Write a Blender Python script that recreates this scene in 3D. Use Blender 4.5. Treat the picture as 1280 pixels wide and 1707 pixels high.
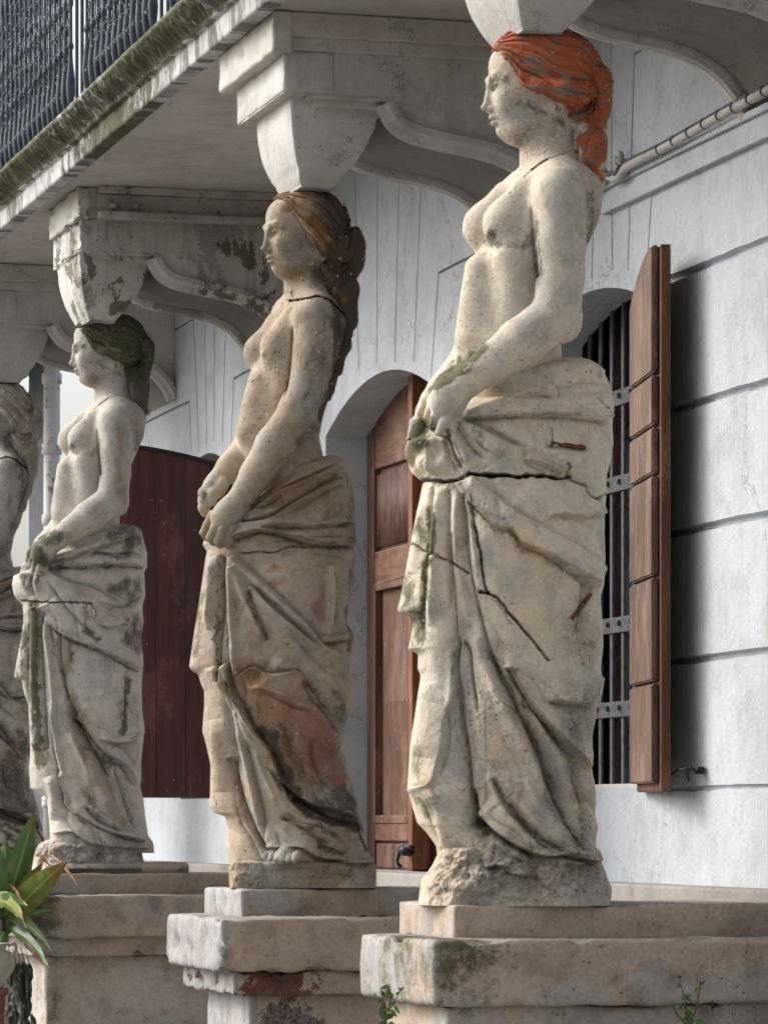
import bpy, bmesh, math, random
import numpy as np
from mathutils import Vector, Matrix
R = math.radians
random.seed(7)
for o in list(bpy.data.objects): bpy.data.objects.remove(o)
S = bpy.context.scene
COL = S.collection

# ------------------------------------------------------------------ camera
EYE = 1.6; TH = R(15.4); F = 6500.0; CX = 640.0; HY = 1370.0     # camera height, yaw, focal length, horizon (photo pixels)
cam = bpy.data.cameras.new('camera'); co = bpy.data.objects.new('camera', cam); COL.objects.link(co)
cam.sensor_fit = 'VERTICAL'; cam.sensor_height = 36; cam.lens = F / 1707 * 36
cam.shift_y = (HY - 853.5) / 1707; cam.clip_start = .1; cam.clip_end = 3000
co.location = (0, 0, EYE); co.rotation_euler = (R(90), 0, -TH)
S.camera = co
# ------------------------------------------------------------------ world, sun, exposure
SUN_EL, SUN_AZ = R(36), R(-50)       # azimuth measured from +Y towards +X : light comes from the open (-X) side
W = bpy.data.worlds.new('World'); S.world = W; W.use_nodes = True
wn = W.node_tree; bg = wn.nodes['Background']; sky = wn.nodes.new('ShaderNodeTexSky')
sky.sky_type = 'NISHITA'; sky.sun_disc = False; sky.sun_elevation = SUN_EL; sky.sun_rotation = SUN_AZ
sky.dust_density = 6; sky.air_density = 1.0; sky.ozone_density = 1.5
hs = wn.nodes.new('ShaderNodeHueSaturation'); hs.inputs['Saturation'].default_value = .42
wn.links.new(sky.outputs[0], hs.inputs['Color']); wn.links.new(hs.outputs[0], bg.inputs[0])
bg.inputs[1].default_value = .15
sl = bpy.data.lights.new('sun', 'SUN'); sl.energy = .62; sl.angle = R(20); sl.color = (1, .96, .9)
so = bpy.data.objects.new('sun', sl); COL.objects.link(so)
sd = Vector((math.sin(SUN_AZ) * math.cos(SUN_EL), math.cos(SUN_AZ) * math.cos(SUN_EL), math.sin(SUN_EL)))
so.rotation_euler = sd.to_track_quat('Z', 'Y').to_euler()
S.view_settings.view_transform = 'Standard'; S.view_settings.look = 'None'
S.view_settings.exposure = 0.98; S.view_settings.gamma = 1
S.cycles.max_bounces = 8; S.cycles.diffuse_bounces = 5
S.cycles.use_denoising = True

# ------------------------------------------------------------------ frame helpers
CT, ST = math.cos(TH), math.sin(TH)
def cw(xc, dep, h):                     # camera frame (right, depth, above eye) -> world
    return Vector((xc * CT + dep * ST, dep * CT - xc * ST, EYE + h))
def onX(px, py, X):                     # photo pixel -> point on the plane x = X
    a = TH + math.atan((px - CX) / F); Y = X / math.tan(a); z = Y * CT + X * ST
    return Vector((X, Y, EYE + (HY - py) / F * z))
def onY(px, py, Y):
    a = TH + math.atan((px - CX) / F); X = Y * math.tan(a); z = Y * CT + X * ST
    return Vector((X, Y, EYE + (HY - py) / F * z))

# ------------------------------------------------------------------ object helpers
def tag(o, label=None, cat=None, group=None, kind=None):
    if label: o['label'] = label
    if cat: o['category'] = cat
    if group: o['group'] = group
    if kind: o['kind'] = kind
    return o
def empty(name, loc=(0, 0, 0), label=None, cat=None, group=None):
    o = bpy.data.objects.new(name, None); COL.objects.link(o); o.location = loc; o.empty_display_size = .2
    return tag(o, label, cat, group)
def link(name, me, mat=None, parent=None, smooth=False):
    o = bpy.data.objects.new(name, me); COL.objects.link(o)
    if mat: me.materials.append(mat)
    if parent:
        o.parent = parent
        p = parent; off = Vector((0, 0, 0))
        while p: off += p.location; p = p.parent
        o.location = -off           # meshes are written in world coordinates
    if smooth: me.polygons.foreach_set('use_smooth', [True] * len(me.polygons))
    return o
def bmobj(name, bm, mat, parent=None, smooth=False, bevel=0, seg=2):
    if bevel:
        bmesh.ops.remove_doubles(bm, verts=bm.verts, dist=1e-5)
        es = [e for e in bm.edges if len(e.link_faces) == 2 and e.calc_face_angle(0) > .5]
        bmesh.ops.bevel(bm, geom=es, offset=bevel, segments=seg, profile=.6, affect='EDGES', clamp_overlap=True)
    bmesh.ops.recalc_face_normals(bm, faces=bm.faces)
    me = bpy.data.meshes.new(name); bm.to_mesh(me); bm.free()
    return link(name, me, mat, parent, smooth)
def box(bm, x0, x1, y0, y1, z0, z1, rot=None, org=None):
    vs = [bm.verts.new((x, y, z)) for x in (x0, x1) for y in (y0, y1) for z in (z0, z1)]
    for f in ((0, 1, 3, 2), (4, 6, 7, 5), (0, 4, 5, 1), (2, 3, 7, 6), (0, 2, 6, 4), (1, 5, 7, 3)):
        bm.faces.new([vs[i] for i in f])
    if rot is not None:
        bmesh.ops.transform(bm, matrix=Matrix.Translation(org) @ rot @ Matrix.Translation(-Vector(org)), verts=vs)
    return vs
def prism(bm, loop, off):               # loop: list of Vector, off: extrusion Vector
    a = [bm.verts.new(p) for p in loop]; b = [bm.verts.new(Vector(p) + off) for p in loop]; n = len(a)
    bm.faces.new(a); bm.faces.new(b[::-1])
    for i in range(n): bm.faces.new((a[i], b[i], b[(i + 1) % n], a[(i + 1) % n]))
    return a + b
def tube(bm, pts, rad, n=10, caps=True):
    pts = [Vector(p) for p in pts]; rings = []
    for i, p in enumerate(pts):
        t = (pts[min(i + 1, len(pts) - 1)] - pts[max(i - 1, 0)]).normalized()
        u = t.cross(Vector((0, 0, 1)))
        if u.length < .05: u = t.cross(Vector((1, 0, 0)))
        u.normalize(); v = t.cross(u)
        r = rad[i] if isinstance(rad, (list, tuple)) else rad
        rings.append([bm.verts.new(p + (u * math.cos(k * 2 * math.pi / n) + v * math.sin(k * 2 * math.pi / n)) * r) for k in range(n)])
    for a, b in zip(rings, rings[1:]):
        for k in range(n): bm.faces.new((a[k], a[(k + 1) % n], b[(k + 1) % n], b[k]))
    if caps: bm.faces.new(rings[0][::-1]); bm.faces.new(rings[-1])
def lathe(bm, c, prof, n=20):
    rings = []
    for r, z in prof: rings.append([bm.verts.new((c[0] + r * math.cos(k * 2 * math.pi / n), c[1] + r * math.sin(k * 2 * math.pi / n), c[2] + z)) for k in range(n)])
    for a, b in zip(rings, rings[1:]):
        for k in range(n): bm.faces.new((a[k], a[(k + 1) % n], b[(k + 1) % n], b[k]))
    bm.faces.new(rings[0][::-1]); bm.faces.new(rings[-1])
def subdiv_noise(o, cuts, amp, scale, seed=0):   # roughen a block's faces for real
    me = o.data; bm = bmesh.new(); bm.from_mesh(me)
    for _ in range(cuts):
        L = [e for e in bm.edges if e.calc_length() > .022]
        if len(bm.faces) > 90000: break
        bmesh.ops.subdivide_edges(bm, edges=L, cuts=1, use_grid_fill=True)
    bm.normal_update()
    co_ = np.array([v.co[:] for v in bm.verts]); no = np.array([v.normal[:] for v in bm.verts])
    d = (fbm(co_ * scale + seed * 7.3, 4) - .5) * 2 * amp
    ch = fbm(co_ * scale * 2.2 + 50 + seed, 3); d -= np.clip(ch - .58, 0, 1) * amp * 11
    co_ = co_ + no * d[:, None]
    for v, c in zip(bm.verts, co_): v.co = c
    bmesh.ops.triangulate(bm, faces=[f for f in bm.faces if len(f.verts) > 4])
    bm.to_mesh(me); bm.free(); me.polygons.foreach_set('use_smooth', [True] * len(me.polygons))

# ------------------------------------------------------------------ numpy noise
_rng = np.random.RandomState(3); _LAT = _rng.rand(64, 64, 64).astype(np.float32)
def vnoise(p):
    i = np.floor(p).astype(np.int32); f = (p - i).astype(np.float32); f = f * f * (3 - 2 * f); i &= 63; j = (i + 1) & 63
    x0, y0, z0 = i[..., 0], i[..., 1], i[..., 2]; x1, y1, z1 = j[..., 0], j[..., 1], j[..., 2]
    fx, fy, fz = f[..., 0], f[..., 1], f[..., 2]; L = _LAT
    a = L[x0, y0, z0] * (1 - fx) + L[x1, y0, z0] * fx; b = L[x0, y1, z0] * (1 - fx) + L[x1, y1, z0] * fx
    c = L[x0, y0, z1] * (1 - fx) + L[x1, y0, z1] * fx; d = L[x0, y1, z1] * (1 - fx) + L[x1, y1, z1] * fx
    return (a * (1 - fy) + b * fy) * (1 - fz) + (c * (1 - fy) + d * fy) * fz
def fbm(p, o=4):
    p = np.asarray(p, dtype=np.float64); s = 0; a = 1; t = 0
    for k in range(o): s = s + vnoise(p * 2 ** k + 11.7 * k) * a; t += a; a *= .55
    return s / t

# ------------------------------------------------------------------ materials
class NT:
    def __init__(s, name):
        s.m = bpy.data.materials.new(name); s.m.use_nodes = True; s.t = s.m.node_tree; s.b = s.t.nodes['Principled BSDF']
        s.tc = s.t.nodes.new('ShaderNodeTexCoord'); s.geo = s.t.nodes.new('ShaderNodeNewGeometry')
        s.b.inputs['Roughness'].default_value = .85; s.b.inputs['Specular IOR Level'].default_value = .25
    def pos(s, sc=(1, 1, 1), loc=(0, 0, 0)):
        n = s.t.nodes.new('ShaderNodeMapping'); n.inputs['Scale'].default_value = sc; n.inputs['Location'].default_value = loc
        s.t.links.new(s.geo.outputs['Position'], n.inputs[0]); return n.outputs[0]
    def noise(s, scale, detail=4, rough=.6, vec=None, dist=0):
        n = s.t.nodes.new('ShaderNodeTexNoise'); n.inputs['Scale'].default_value = scale; n.inputs['Detail'].default_value = detail
        n.inputs['Roughness'].default_value = rough; n.inputs['Distortion'].default_value = dist
        s.t.links.new(vec if vec is not None else s.geo.outputs['Position'], n.inputs['Vector']); return n.outputs['Fac']
    def vor(s, scale, vec=None, feature='F1'):
        n = s.t.nodes.new('ShaderNodeTexVoronoi'); n.inputs['Scale'].default_value = scale; n.feature = feature
        s.t.links.new(vec if vec is not None else s.geo.outputs['Position'], n.inputs['Vector']); return n.outputs['Distance']
    def step(s, v, lo, hi, a=0., b=1.):
        n = s.t.nodes.new('ShaderNodeMapRange'); n.interpolation_type = 'SMOOTHSTEP'
        s.t.links.new(v, n.inputs[0]); n.inputs[1].default_value = lo; n.inputs[2].default_value = hi; n.inputs[3].default_value = a; n.inputs[4].default_value = b
        return n.outputs[0]
    def math(s, op, a, b=None):
        n = s.t.nodes.new('ShaderNodeMath'); n.operation = op
        for i, v in enumerate((a, b)):
            if v is None: continue
            if isinstance(v, (int, float)): n.inputs[i].default_value = v
            else: s.t.links.new(v, n.inputs[i])
        return n.outputs[0]
    def mix(s, f, a, b, mode='MIX'):
        n = s.t.nodes.new('ShaderNodeMix'); n.data_type = 'RGBA'; n.blend_type = mode; n.clamp_factor = True
        for i, v in ((0, f), (6, a), (7, b)):
            if isinstance(v, (int, float)): n.inputs[i].default_value = v
            elif isinstance(v, tuple): n.inputs[i].default_value = (*v, 1)
            else: s.t.links.new(v, n.inputs[i])
        return n.outputs[2]
    def attr(s, name):
        n = s.t.nodes.new('ShaderNodeAttribute'); n.attribute_name = name; return n.outputs['Fac']
    def done(s, col, bump=None, strength=.3, dist=.01, rough=None):
        s.t.links.new(col, s.b.inputs['Base Color']) if not isinstance(col, tuple) else setattr(s.b.inputs['Base Color'], 'default_value', (*col, 1))
        if bump is not None:
            n = s.t.nodes.new('ShaderNodeBump'); n.inputs['Strength'].default_value = strength; n.inputs['Distance'].default_value = dist
            s.t.links.new(bump, n.inputs['Height']); s.t.links.new(n.outputs[0], s.b.inputs['Normal'])
        if rough is not None: s.b.inputs['Roughness'].default_value = rough
        return s.m

def plaster(name, base, alt, dirt=(.12, .10, .08), dirty=.5, streak=.25, speck=.0, warm=None, flake=0., cracks=.5):
    n = NT(name)
    big = n.noise(1.3, 7, .68); mid = n.noise(7, 8, .72); fine = n.noise(70, 6, .8)
    c = n.mix(n.step(big, .42, .60), base, alt)
    c = n.mix(n.math('MULTIPLY', n.step(mid, .50, .60), .45), c, (.82, .81, .80), 'MULTIPLY')
    if flake:
        fk = n.noise(3.4, 10, .68, n.pos((1, 1, .8), (7, 7, 7)), .5)
        c = n.mix(n.math('MULTIPLY', n.step(fk, .545, .555), flake), c, tuple(x * .62 for x in alt))
        c = n.mix(n.math('MULTIPLY', n.step(n.noise(5.5, 10, .7, n.pos((1, 1, .8), (1, 8, 3)), .5), .58, .59), flake), c, (.10, .085, .055))
    st = n.noise(1, 8, .75, n.pos((11, 11, .7)))
    c = n.mix(n.math('MULTIPLY', n.step(st, .50, .62), streak), c, (.66, .64, .60), 'MULTIPLY')
    ds = n.math('MULTIPLY', n.step(n.noise(2.3, 10, .78, n.pos((1, 1, 1), (5, 2, 1))), .54, .66), dirty)
    c = n.mix(ds, c, n.mix(.5, c, dirt))
    c = n.mix(n.math('MULTIPLY', n.math('MULTIPLY', n.step(n.noise(30, 8, .8, n.pos((1, 1, 1), (2, 9, 1))), .56, .64), n.step(mid, .47, .56)), dirty), c, n.mix(.4, c, dirt))
    if speck:
        sp = n.math('MULTIPLY', n.step(n.vor(42), .20, .11), n.step(n.noise(2.1, 6, .7, n.pos((1, 1, 1), (9, 4, 4))), .52, .60))
        c = n.mix(n.math('MULTIPLY', sp, speck), c, (.05, .035, .025))
    w = n.t.nodes.new('ShaderNodeVectorMath'); w.operation = 'ADD'; nn_ = n.t.nodes.new('ShaderNodeTexNoise'); nn_.inputs['Scale'].default_value = 4; nn_.inputs['Detail'].default_value = 8; nn_.inputs['Roughness'].default_value = .7
    n.t.links.new(n.geo.outputs['Position'], nn_.inputs['Vector']); sc_ = n.t.nodes.new('ShaderNodeVectorMath'); sc_.operation = 'SCALE'; sc_.inputs['Scale'].default_value = .45
    n.t.links.new(nn_.outputs['Color'], sc_.inputs[0]); n.t.links.new(n.geo.outputs['Position'], w.inputs[0]); n.t.links.new(sc_.outputs[0], w.inputs[1])
    ck = n.math('MULTIPLY', n.step(n.vor(1.7, w.outputs[0], 'DISTANCE_TO_EDGE'), .007, .002), n.step(n.noise(1.1, 4, .6, n.pos((1, 1, 1), (3, 3, 8))), .50, .56))
    c = n.mix(n.math('MULTIPLY', ck, cracks), c, (.08, .07, .06))
    c = n.mix(n.step(fine, .47, .60, 0, .30), c, (.80, .79, .78), 'MULTIPLY')
    h = n.math('ADD', n.math('MULTIPLY', fine, .8), n.math('ADD', n.math('MULTIPLY', mid, 1.6), n.noise(28, 6, .7))); h = n.math('ADD', h, n.math('MULTIPLY', ck, -1.))
    if flake: h = n.math('ADD', h, n.math('MULTIPLY', n.step(fk, .535, .545), -1.5))
    return n.done(c, h, .45, .007)
M = {}
M['wall'] = plaster('wall_plaster', (.47, .505, .545), (.41, .435, .465), (.22, .2, .18), .4, .16)
M['ceiling'] = plaster('ceiling_plaster', (.54, .515, .475), (.45, .42, .38), (.20, .16, .13), .7, .1, .5, None, .06, .8)
M['bracket'] = plaster('bracket_plaster', (.54, .525, .50), (.45, .435, .405), (.15, .12, .09), .6, .35, .5, None, .12)
M['dirty_bracket'] = plaster('flaking_plaster', (.62, .605, .57), (.44, .42, .38), (.10, .08, .05), .9, .6, .8, None, .85, .9)
M['soffit'] = plaster('soffit_dark_grey', (.22, .21, .195), (.18, .17, .155), (.1, .09, .08), .4, .1)  # darker grey than the bracket webs it lies under
M['trim'] = plaster('trim_plaster', (.55, .53, .49), (.46, .435, .395), (.16, .12, .09), .5, .2, .2)

def stone_block(name, base, alt, grime, moss, mossamt=.6, grey=(.33, .33, .32), greyamt=.4):
    n = NT(name)
    big = n.noise(2.2, 6, .62); mid = n.noise(11, 7, .68); fine = n.noise(75, 6, .8)
    c = n.mix(n.step(big, .43, .58), base, alt)
    patch = n.step(n.noise(1.7, 8, .62, n.pos((1, 1, 1.4), (3, 7, 2)), .4), .535, .555)
    c = n.mix(n.math('MULTIPLY', patch, greyamt), c, grey)
    c = n.mix(n.math('MULTIPLY', n.step(mid, .50, .62), .6), c, (.66, .64, .62), 'MULTIPLY')
    # lichen and grime live on upward surfaces
    nz = n.t.nodes.new('ShaderNodeSeparateXYZ'); n.t.links.new(n.geo.outputs['Normal'], nz.inputs[0])
    up = n.step(nz.outputs[2], .5, .95)
    c = n.mix(n.math('MULTIPLY', up, n.step(mid, .25, .6, .3, .75)), c, grime)
    g = n.attr('moss')
    g2 = n.step(n.math('ADD', g, n.math('MULTIPLY', n.math('SUBTRACT', n.noise(13, 10, .84), .5), 3.6)), .4, 1.05)
    c = n.mix(n.math('MULTIPLY', g2, mossamt), c, n.mix(n.step(fine, .42, .58), moss, tuple(x * .5 for x in moss)))
    so_ = n.attr('soot')
    g3 = n.step(n.math('ADD', so_, n.math('MULTIPLY', n.math('SUBTRACT', n.noise(30, 8, .8, n.pos((1, 1, 1), (4, 4, 4))), .5), 1.5)), .45, .9)
    c = n.mix(n.math('MULTIPLY', g3, .8), c, (.045, .042, .035))
    def am(att, off, lo, hi, amp=1.0):
        return n.step(n.math('ADD', n.attr(att), n.math('MULTIPLY', n.math('SUBTRACT', n.noise(9, 9, .72, n.pos((1, 1, 1), (off, off, off))), .5), amp)), lo, hi)
    c = n.mix(n.math('MULTIPLY', am('lime', 2, .42, .62), .9), c, n.mix(n.step(n.noise(1, 7, .7, n.pos((16, 16, 2))), .4, .7), (.37, .37, .37), (.25, .245, .235)))
    gate = lambda f_, a_: n.math('MULTIPLY', f_, n.step(n.attr(a_), .12, .3))
    c = n.mix(gate(am('brick', 6, .50, .54, 3.4), 'brick'), c, n.mix(n.step(n.noise(24, 6, .7), .4, .62), (.15, .048, .036), (.14, .11, .09)))
    rb = n.mix(n.step(n.noise(75, 5, .8), .44, .58), (.07, .062, .055), (.27, .24, .21))
    c = n.mix(gate(am('rubble', 8, .48, .51, 2.6), 'rubble'), c, rb)
    pits = n.math('MULTIPLY', n.step(n.vor(38), .17, .09), n.step(n.noise(5, 5, .7), .5, .56))
    c = n.mix(n.math('MULTIPLY', pits, .7), c, (.07, .06, .05))
    c = n.mix(n.step(fine, .46, .60, 0, .5), c, (.68, .66, .64), 'MULTIPLY')
    h = n.math('ADD', n.math('ADD', n.math('MULTIPLY', fine, .9), n.math('MULTIPLY', mid, 1.2)), n.math('MULTIPLY', n.step(n.vor(75), .1, .03), -.4))
    h = n.math('ADD', h, n.math('MULTIPLY', patch, -.25))
    return n.done(c, h, .5, .008)
M['ped'] = stone_block('pedestal_render', (.47, .37, .29), (.39, .315, .25), (.25, .245, .225), (.075, .085, .03), .85, (.36, .36, .345), .6)
M['ped_pale'] = stone_block('pedestal_whitewash', (.56, .55, .53), (.44, .43, .42), (.27, .265, .25), (.10, .12, .05), .7, (.42, .42, .42), .4)
M['ped_shaft'] = stone_block('pedestal_shaft_render', (.50, .46, .40), (.42, .36, .30), (.2, .19, .17), (.08, .09, .04), .8, (.50, .48, .44), .7)
M['brick'] = stone_block('red_brick', (.25, .07, .045), (.2, .06, .04), (.12, .06, .05), (.1, .1, .05), .2, (.3, .25, .2), .15)
M['rubble'] = stone_block('exposed_mortar', (.16, .15, .14), (.24, .22, .2), (.2, .19, .17), (.1, .1, .05), .3, (.08, .075, .07), .6)

def statue_mat(name, base, alt, warm, soot, sootamt=.85, patina=.35, mossc=(.085, .095, .028), greyp=.6, greyc=(.43, .42, .395), pale=(.62, .60, .56)):
    n = NT(name)
    P = n.tc.outputs['Object']
    def N(sc, d=6, r=.65, loc=(0, 0, 0), s3=(1, 1, 1), dist=0):
        mp = n.t.nodes.new('ShaderNodeMapping'); mp.inputs['Location'].default_value = loc; mp.inputs['Scale'].default_value = s3
        n.t.links.new(P, mp.inputs[0]); return n.noise(sc, d, r, mp.outputs[0], dist)
    def V(sc, loc=(0, 0, 0)):
        mp = n.t.nodes.new('ShaderNodeMapping'); mp.inputs['Location'].default_value = loc
        n.t.links.new(P, mp.inputs[0]); return n.vor(sc, mp.outputs[0])
    big, mid, fine, grain = N(3.2, 7, .7), N(19, 9, .76, (2, 0, 0)), N(75, 6, .8), N(190, 4, .8, (1, 5, 2))
    c = n.mix(n.step(big, .42, .60), base, alt)
    c = n.mix(n.math('MULTIPLY', n.step(N(5, 9, .75, (4, 4, 9), (1, 1, .6), .3), .50, .57), greyp), c, greyc)
    c = n.mix(n.math('MULTIPLY', n.step(mid, .49, .60), patina), c, (.60, .56, .51), 'MULTIPLY')
    def mask(att, off, amp=1.5, lo=.42, hi=.8, sc=16):
        nz = n.math('ADD', n.math('MULTIPLY', N(sc, 10, .82, (off, off, 0), (1, 1, .7)), .6), n.math('MULTIPLY', N(90, 5, .8, (off, 0, off)), .4))
        return n.step(n.math('ADD', n.attr(att), n.math('MULTIPLY', n.math('SUBTRACT', nz, .5), amp)), lo, hi)
    c = n.mix(n.math('MULTIPLY', mask('warm', 3, 2.0, .2, 1.1), .85), c, warm)
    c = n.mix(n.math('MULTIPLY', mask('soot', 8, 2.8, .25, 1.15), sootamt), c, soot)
    c = n.mix(n.math('MULTIPLY', mask('pink', 13, 2.2, .2, 1.0), .8), c, (.37, .18, .135))
    c = n.mix(n.math('MULTIPLY', mask('pale', 18, 2.6, .4, .95), .75), c, pale)
    c = n.mix(n.math('MULTIPLY', mask('moss', 23, 2.4, .3, 1.0), .85), c, n.mix(n.step(fine, .35, .65), mossc, tuple(x * .4 for x in mossc)))
    hc = n.mix(n.step(N(14, 8, .75, (6, 1, 1), (1, 1, 3.2)), .49, .59), (.46, .10, .034), (.20, .14, .105))
    hc = n.mix(n.math('MULTIPLY', n.step(N(34, 8, .8, (2, 6, 1), (1, 1, 3)), .56, .66), .5), hc, (.42, .36, .28))
    c = n.mix(n.math('MULTIPLY', mask('red', 28, 3.4, .35, .7), .95), c, hc)
    c = n.mix(n.math('MULTIPLY', mask('ochre', 33, 2.2, .4, .9), .85), c, (.27, .14, .045))
    c = n.mix(n.math('MULTIPLY', n.attr('crack'), .93), c, (.03, .026, .02))
    c = n.mix(n.math('MULTIPLY', n.attr('rust'), .9), c, n.mix(n.step(mid, .4, .6), (.10, .035, .015), (.28, .15, .08)))
    zone = n.step(n.math('ADD', N(5, 6, .7, (7, 7, 7)), n.math('MULTIPLY', n.attr('rough'), .10)), .50, .58)
    pit = n.step(V(34), .19, .10); pit2 = n.step(V(75, (3, 3, 3)), .24, .13)
    pp = n.math('MULTIPLY', n.math('MAXIMUM', pit, n.math('MULTIPLY', pit2, .8)), zone)
    c = n.mix(n.math('MULTIPLY', pp, .62), c, (.34, .30, .26), 'MULTIPLY')
    chip = n.math('MULTIPLY', n.step(V(30, (9, 1, 5)), .17, .10), n.step(N(7, 4, .65, (1, 7, 3)), .51, .56))
    c = n.mix(n.math('MULTIPLY', chip, .85), c, pale)
    rz = n.math('MINIMUM', n.math('ADD', .28, n.attr('rough')), 1.)
    c = n.mix(n.math('MULTIPLY', n.step(fine, .46, .60, 0, .6), rz), c, (.62, .59, .55), 'MULTIPLY')
    c = n.mix(n.math('MULTIPLY', n.step(grain, .48, .62, 0, .6), rz), c, (.6, .57, .53), 'MULTIPLY')
    rough_m = n.math('ADD', .45, n.attr('rough'))
    h = n.math('ADD', n.math('MULTIPLY', fine, 1.3), n.math('MULTIPLY', mid, 1.3))
    h = n.math('ADD', h, n.math('MULTIPLY', pp, -.7)); h = n.math('ADD', h, n.math('MULTIPLY', grain, .5))
    h = n.math('MULTIPLY', h, rough_m)
    return n.done(c, h, .85, .011, .9)
M['sA'] = statue_mat('limestone_cream', (.78, .67, .525), (.66, .585, .48), (.88, .67, .45), (.085, .075, .06))
M['sB'] = statue_mat('limestone_brown', (.56, .46, .35), (.41, .335, .25), (.36, .225, .12), (.07, .055, .042), .88, .5)
M['sC'] = statue_mat('limestone_grey', (.68, .62, .54), (.56, .51, .445), (.33, .25, .17), (.075, .065, .05), .85, .45)
M['sD'] = statue_mat('limestone_flaking', (.64, .58, .50), (.48, .44, .385), (.33, .25, .17), (.09, .075, .06), .85, .5)

def wood(name, a, b, sc=(30, 30, 1.6), rough=.55, gl=.3):
    n = NT(name); g = n.noise(1, 8, .7, n.pos(sc), 1.2); g2 = n.noise(1, 4, .6, n.pos(tuple(x * 3 for x in sc)))
    c = n.mix(n.step(g, .40, .60), a, b); c = n.mix(n.step(g2, .49, .60, 0, .6), c, (.5, .47, .45), 'MULTIPLY')
    c = n.mix(n.step(n.noise(4, 9, .78, n.pos((1.6, 1.6, .7))), .50, .62, 0, .6), c, tuple(x * 1.35 + .035 for x in a))
    sp = n.math('MULTIPLY', n.step(n.vor(26), .16, .08), n.step(n.noise(3, 4), .5, .57)); c = n.mix(n.math('MULTIPLY', sp, .5), c, (.35, .3, .27))
    n.b.inputs['Specular IOR Level'].default_value = gl
    return n.done(c, n.math('ADD', g, g2), .35, .003, rough)
M['door'] = wood('door_wood', (.165, .085, .058), (.105, .054, .038))
M['door_h'] = wood('door_wood_across', (.18, .085, .052), (.12, .058, .036), (30, 2.5, 22))
M['door_edge'] = wood('door_edge_wood', (.26, .10, .04), (.17, .06, .03))
M['shut'] = wood('shutter_wood', (.165, .098, .068), (.085, .048, .034), (26, 12, 1.6))
M['shut_edge'] = wood('shutter_edge_wood', (.13, .05, .028), (.085, .034, .02))
M['shut_red'] = wood('shutter_red_paint', (.10, .019, .014), (.052, .013, .011), (12, 12, 1.0), .42, .45)
n = NT('iron_grey'); M['iron'] = n.done(n.mix(n.step(n.noise(30, 5), .4, .7), (.085, .09, .10), (.045, .047, .052)), n.noise(160, 3), .2, .002, .6)
n = NT('iron_dark'); M['rail'] = n.done(n.mix(n.step(n.noise(18, 5), .4, .7), (.06, .072, .098), (.03, .036, .05)), n.noise(120, 3), .3, .003, .6)
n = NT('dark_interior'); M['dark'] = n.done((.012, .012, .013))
n = NT('window_glass'); M['glass'] = n.done(n.mix(n.step(n.noise(2), .4, .6), (.13, .17, .185), (.06, .08, .09)), None, rough=.3); n.b.inputs['Specular IOR Level'].default_value = .12  # lighter blue-grey base colour stands in for sky reflected in the panes
n = NT('rusty_iron'); M['rust'] = n.done(n.mix(n.step(n.noise(60, 5), .4, .65), (.18, .06, .025), (.07, .028, .015)), n.noise(140, 4), .6, .004)
n = NT('black_iron'); M['black'] = n.done((.02, .02, .022), n.noise(150, 3), .3, .002, .5)
n = NT('pipe_paint'); M['pipe'] = n.done(n.mix(n.step(n.noise(9, 5), .45, .7), (.42, .41, .39), (.33, .32, .30)), n.noise(60, 4), .3, .003, .6)
n = NT('cable_grey'); M['cable'] = n.done((.09, .09, .095), None, rough=.55)
n = NT('white_pipe'); M['wpipe'] = n.done(n.mix(n.step(n.noise(16, 7, .7), .55, .62), (.62, .62, .62), (.28, .24, .2)), n.noise(40, 4), .3, .004, .6)
# balcony edge: moss in streaks running down
n = NT('balcony_edge_stone')
g = n.noise(1, 7, .75, n.pos((1.2, 11, 2.2))); g2 = n.noise(9, 8, .75); lo_ = n.noise(.55, 3, .5, n.pos((1, 1, 0), (0, 1.2, 0)))
c = n.mix(n.step(g2, .4, .7), (.55, .55, .55), (.40, .39, .37))
c = n.mix(n.math('MULTIPLY', n.step(g, .47, .58), .8), c, (.09, .083, .065))
am = n.math('ADD', n.attr('moss'), n.math('MULTIPLY', n.math('SUBTRACT', n.noise(9, 10, .84, n.pos((1, 1.3, .9))), .5), 3.2))
c = n.mix(n.math('MULTIPLY', n.step(am, .4, .75), .92), c, n.mix(n.step(g2, .38, .62), (.085, .09, .03), (.03, .03, .016)))
M['edge'] = n.done(c, n.math('ADD', g, g2), .6, .015)
# leaves
n = NT('leaf_green'); v = n.attr('along')
c = n.mix(n.step(n.noise(1, 3, .5, n.pos((40, 40, 5))), .35, .7), (.075, .15, .035), (.045, .095, .025))
c = n.mix(n.step(n.math('ADD', v, n.math('MULTIPLY', n.noise(30, 5), .5)), 1.05, 1.3), c, (.28, .17, .07))
ac = n.attr('across'); c = n.mix(n.step(ac, .16, .02), c, (.22, .32, .10)); c = n.mix(n.math('MULTIPLY', n.step(n.math('SINE', n.math('MULTIPLY', ac, 34.)), .2, 1.), .35), c, (.13, .21, .07)); c = n.mix(n.math('MULTIPLY', n.step(n.noise(18, 7, .75), .55, .62), .5), c, (.20, .19, .06))
n.b.inputs['Specular IOR Level'].default_value = .5
M['leaf'] = n.done(c, n.noise(90, 3), .1, .002, .38)
n = NT('leaf_yellow'); v = n.attr('along')
c = n.mix(n.step(n.noise(1, 4, .5, n.pos((50, 50, 6))), .35, .7), (.24, .27, .06), (.13, .18, .04))
c = n.mix(n.step(n.math('ADD', v, n.math('MULTIPLY', n.noise(34, 5), .6)), .95, 1.2), c, (.26, .12, .05))
ac = n.attr('across'); c = n.mix(n.step(ac, .14, .02), c, (.40, .42, .16)); c = n.mix(n.math('MULTIPLY', n.step(n.math('SINE', n.math('MULTIPLY', ac, 34.)), .2, 1.), .4), c, (.16, .20, .06))
M['leaf_y'] = n.done(c, n.noise(90, 3), .15, .002, .45)
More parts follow.
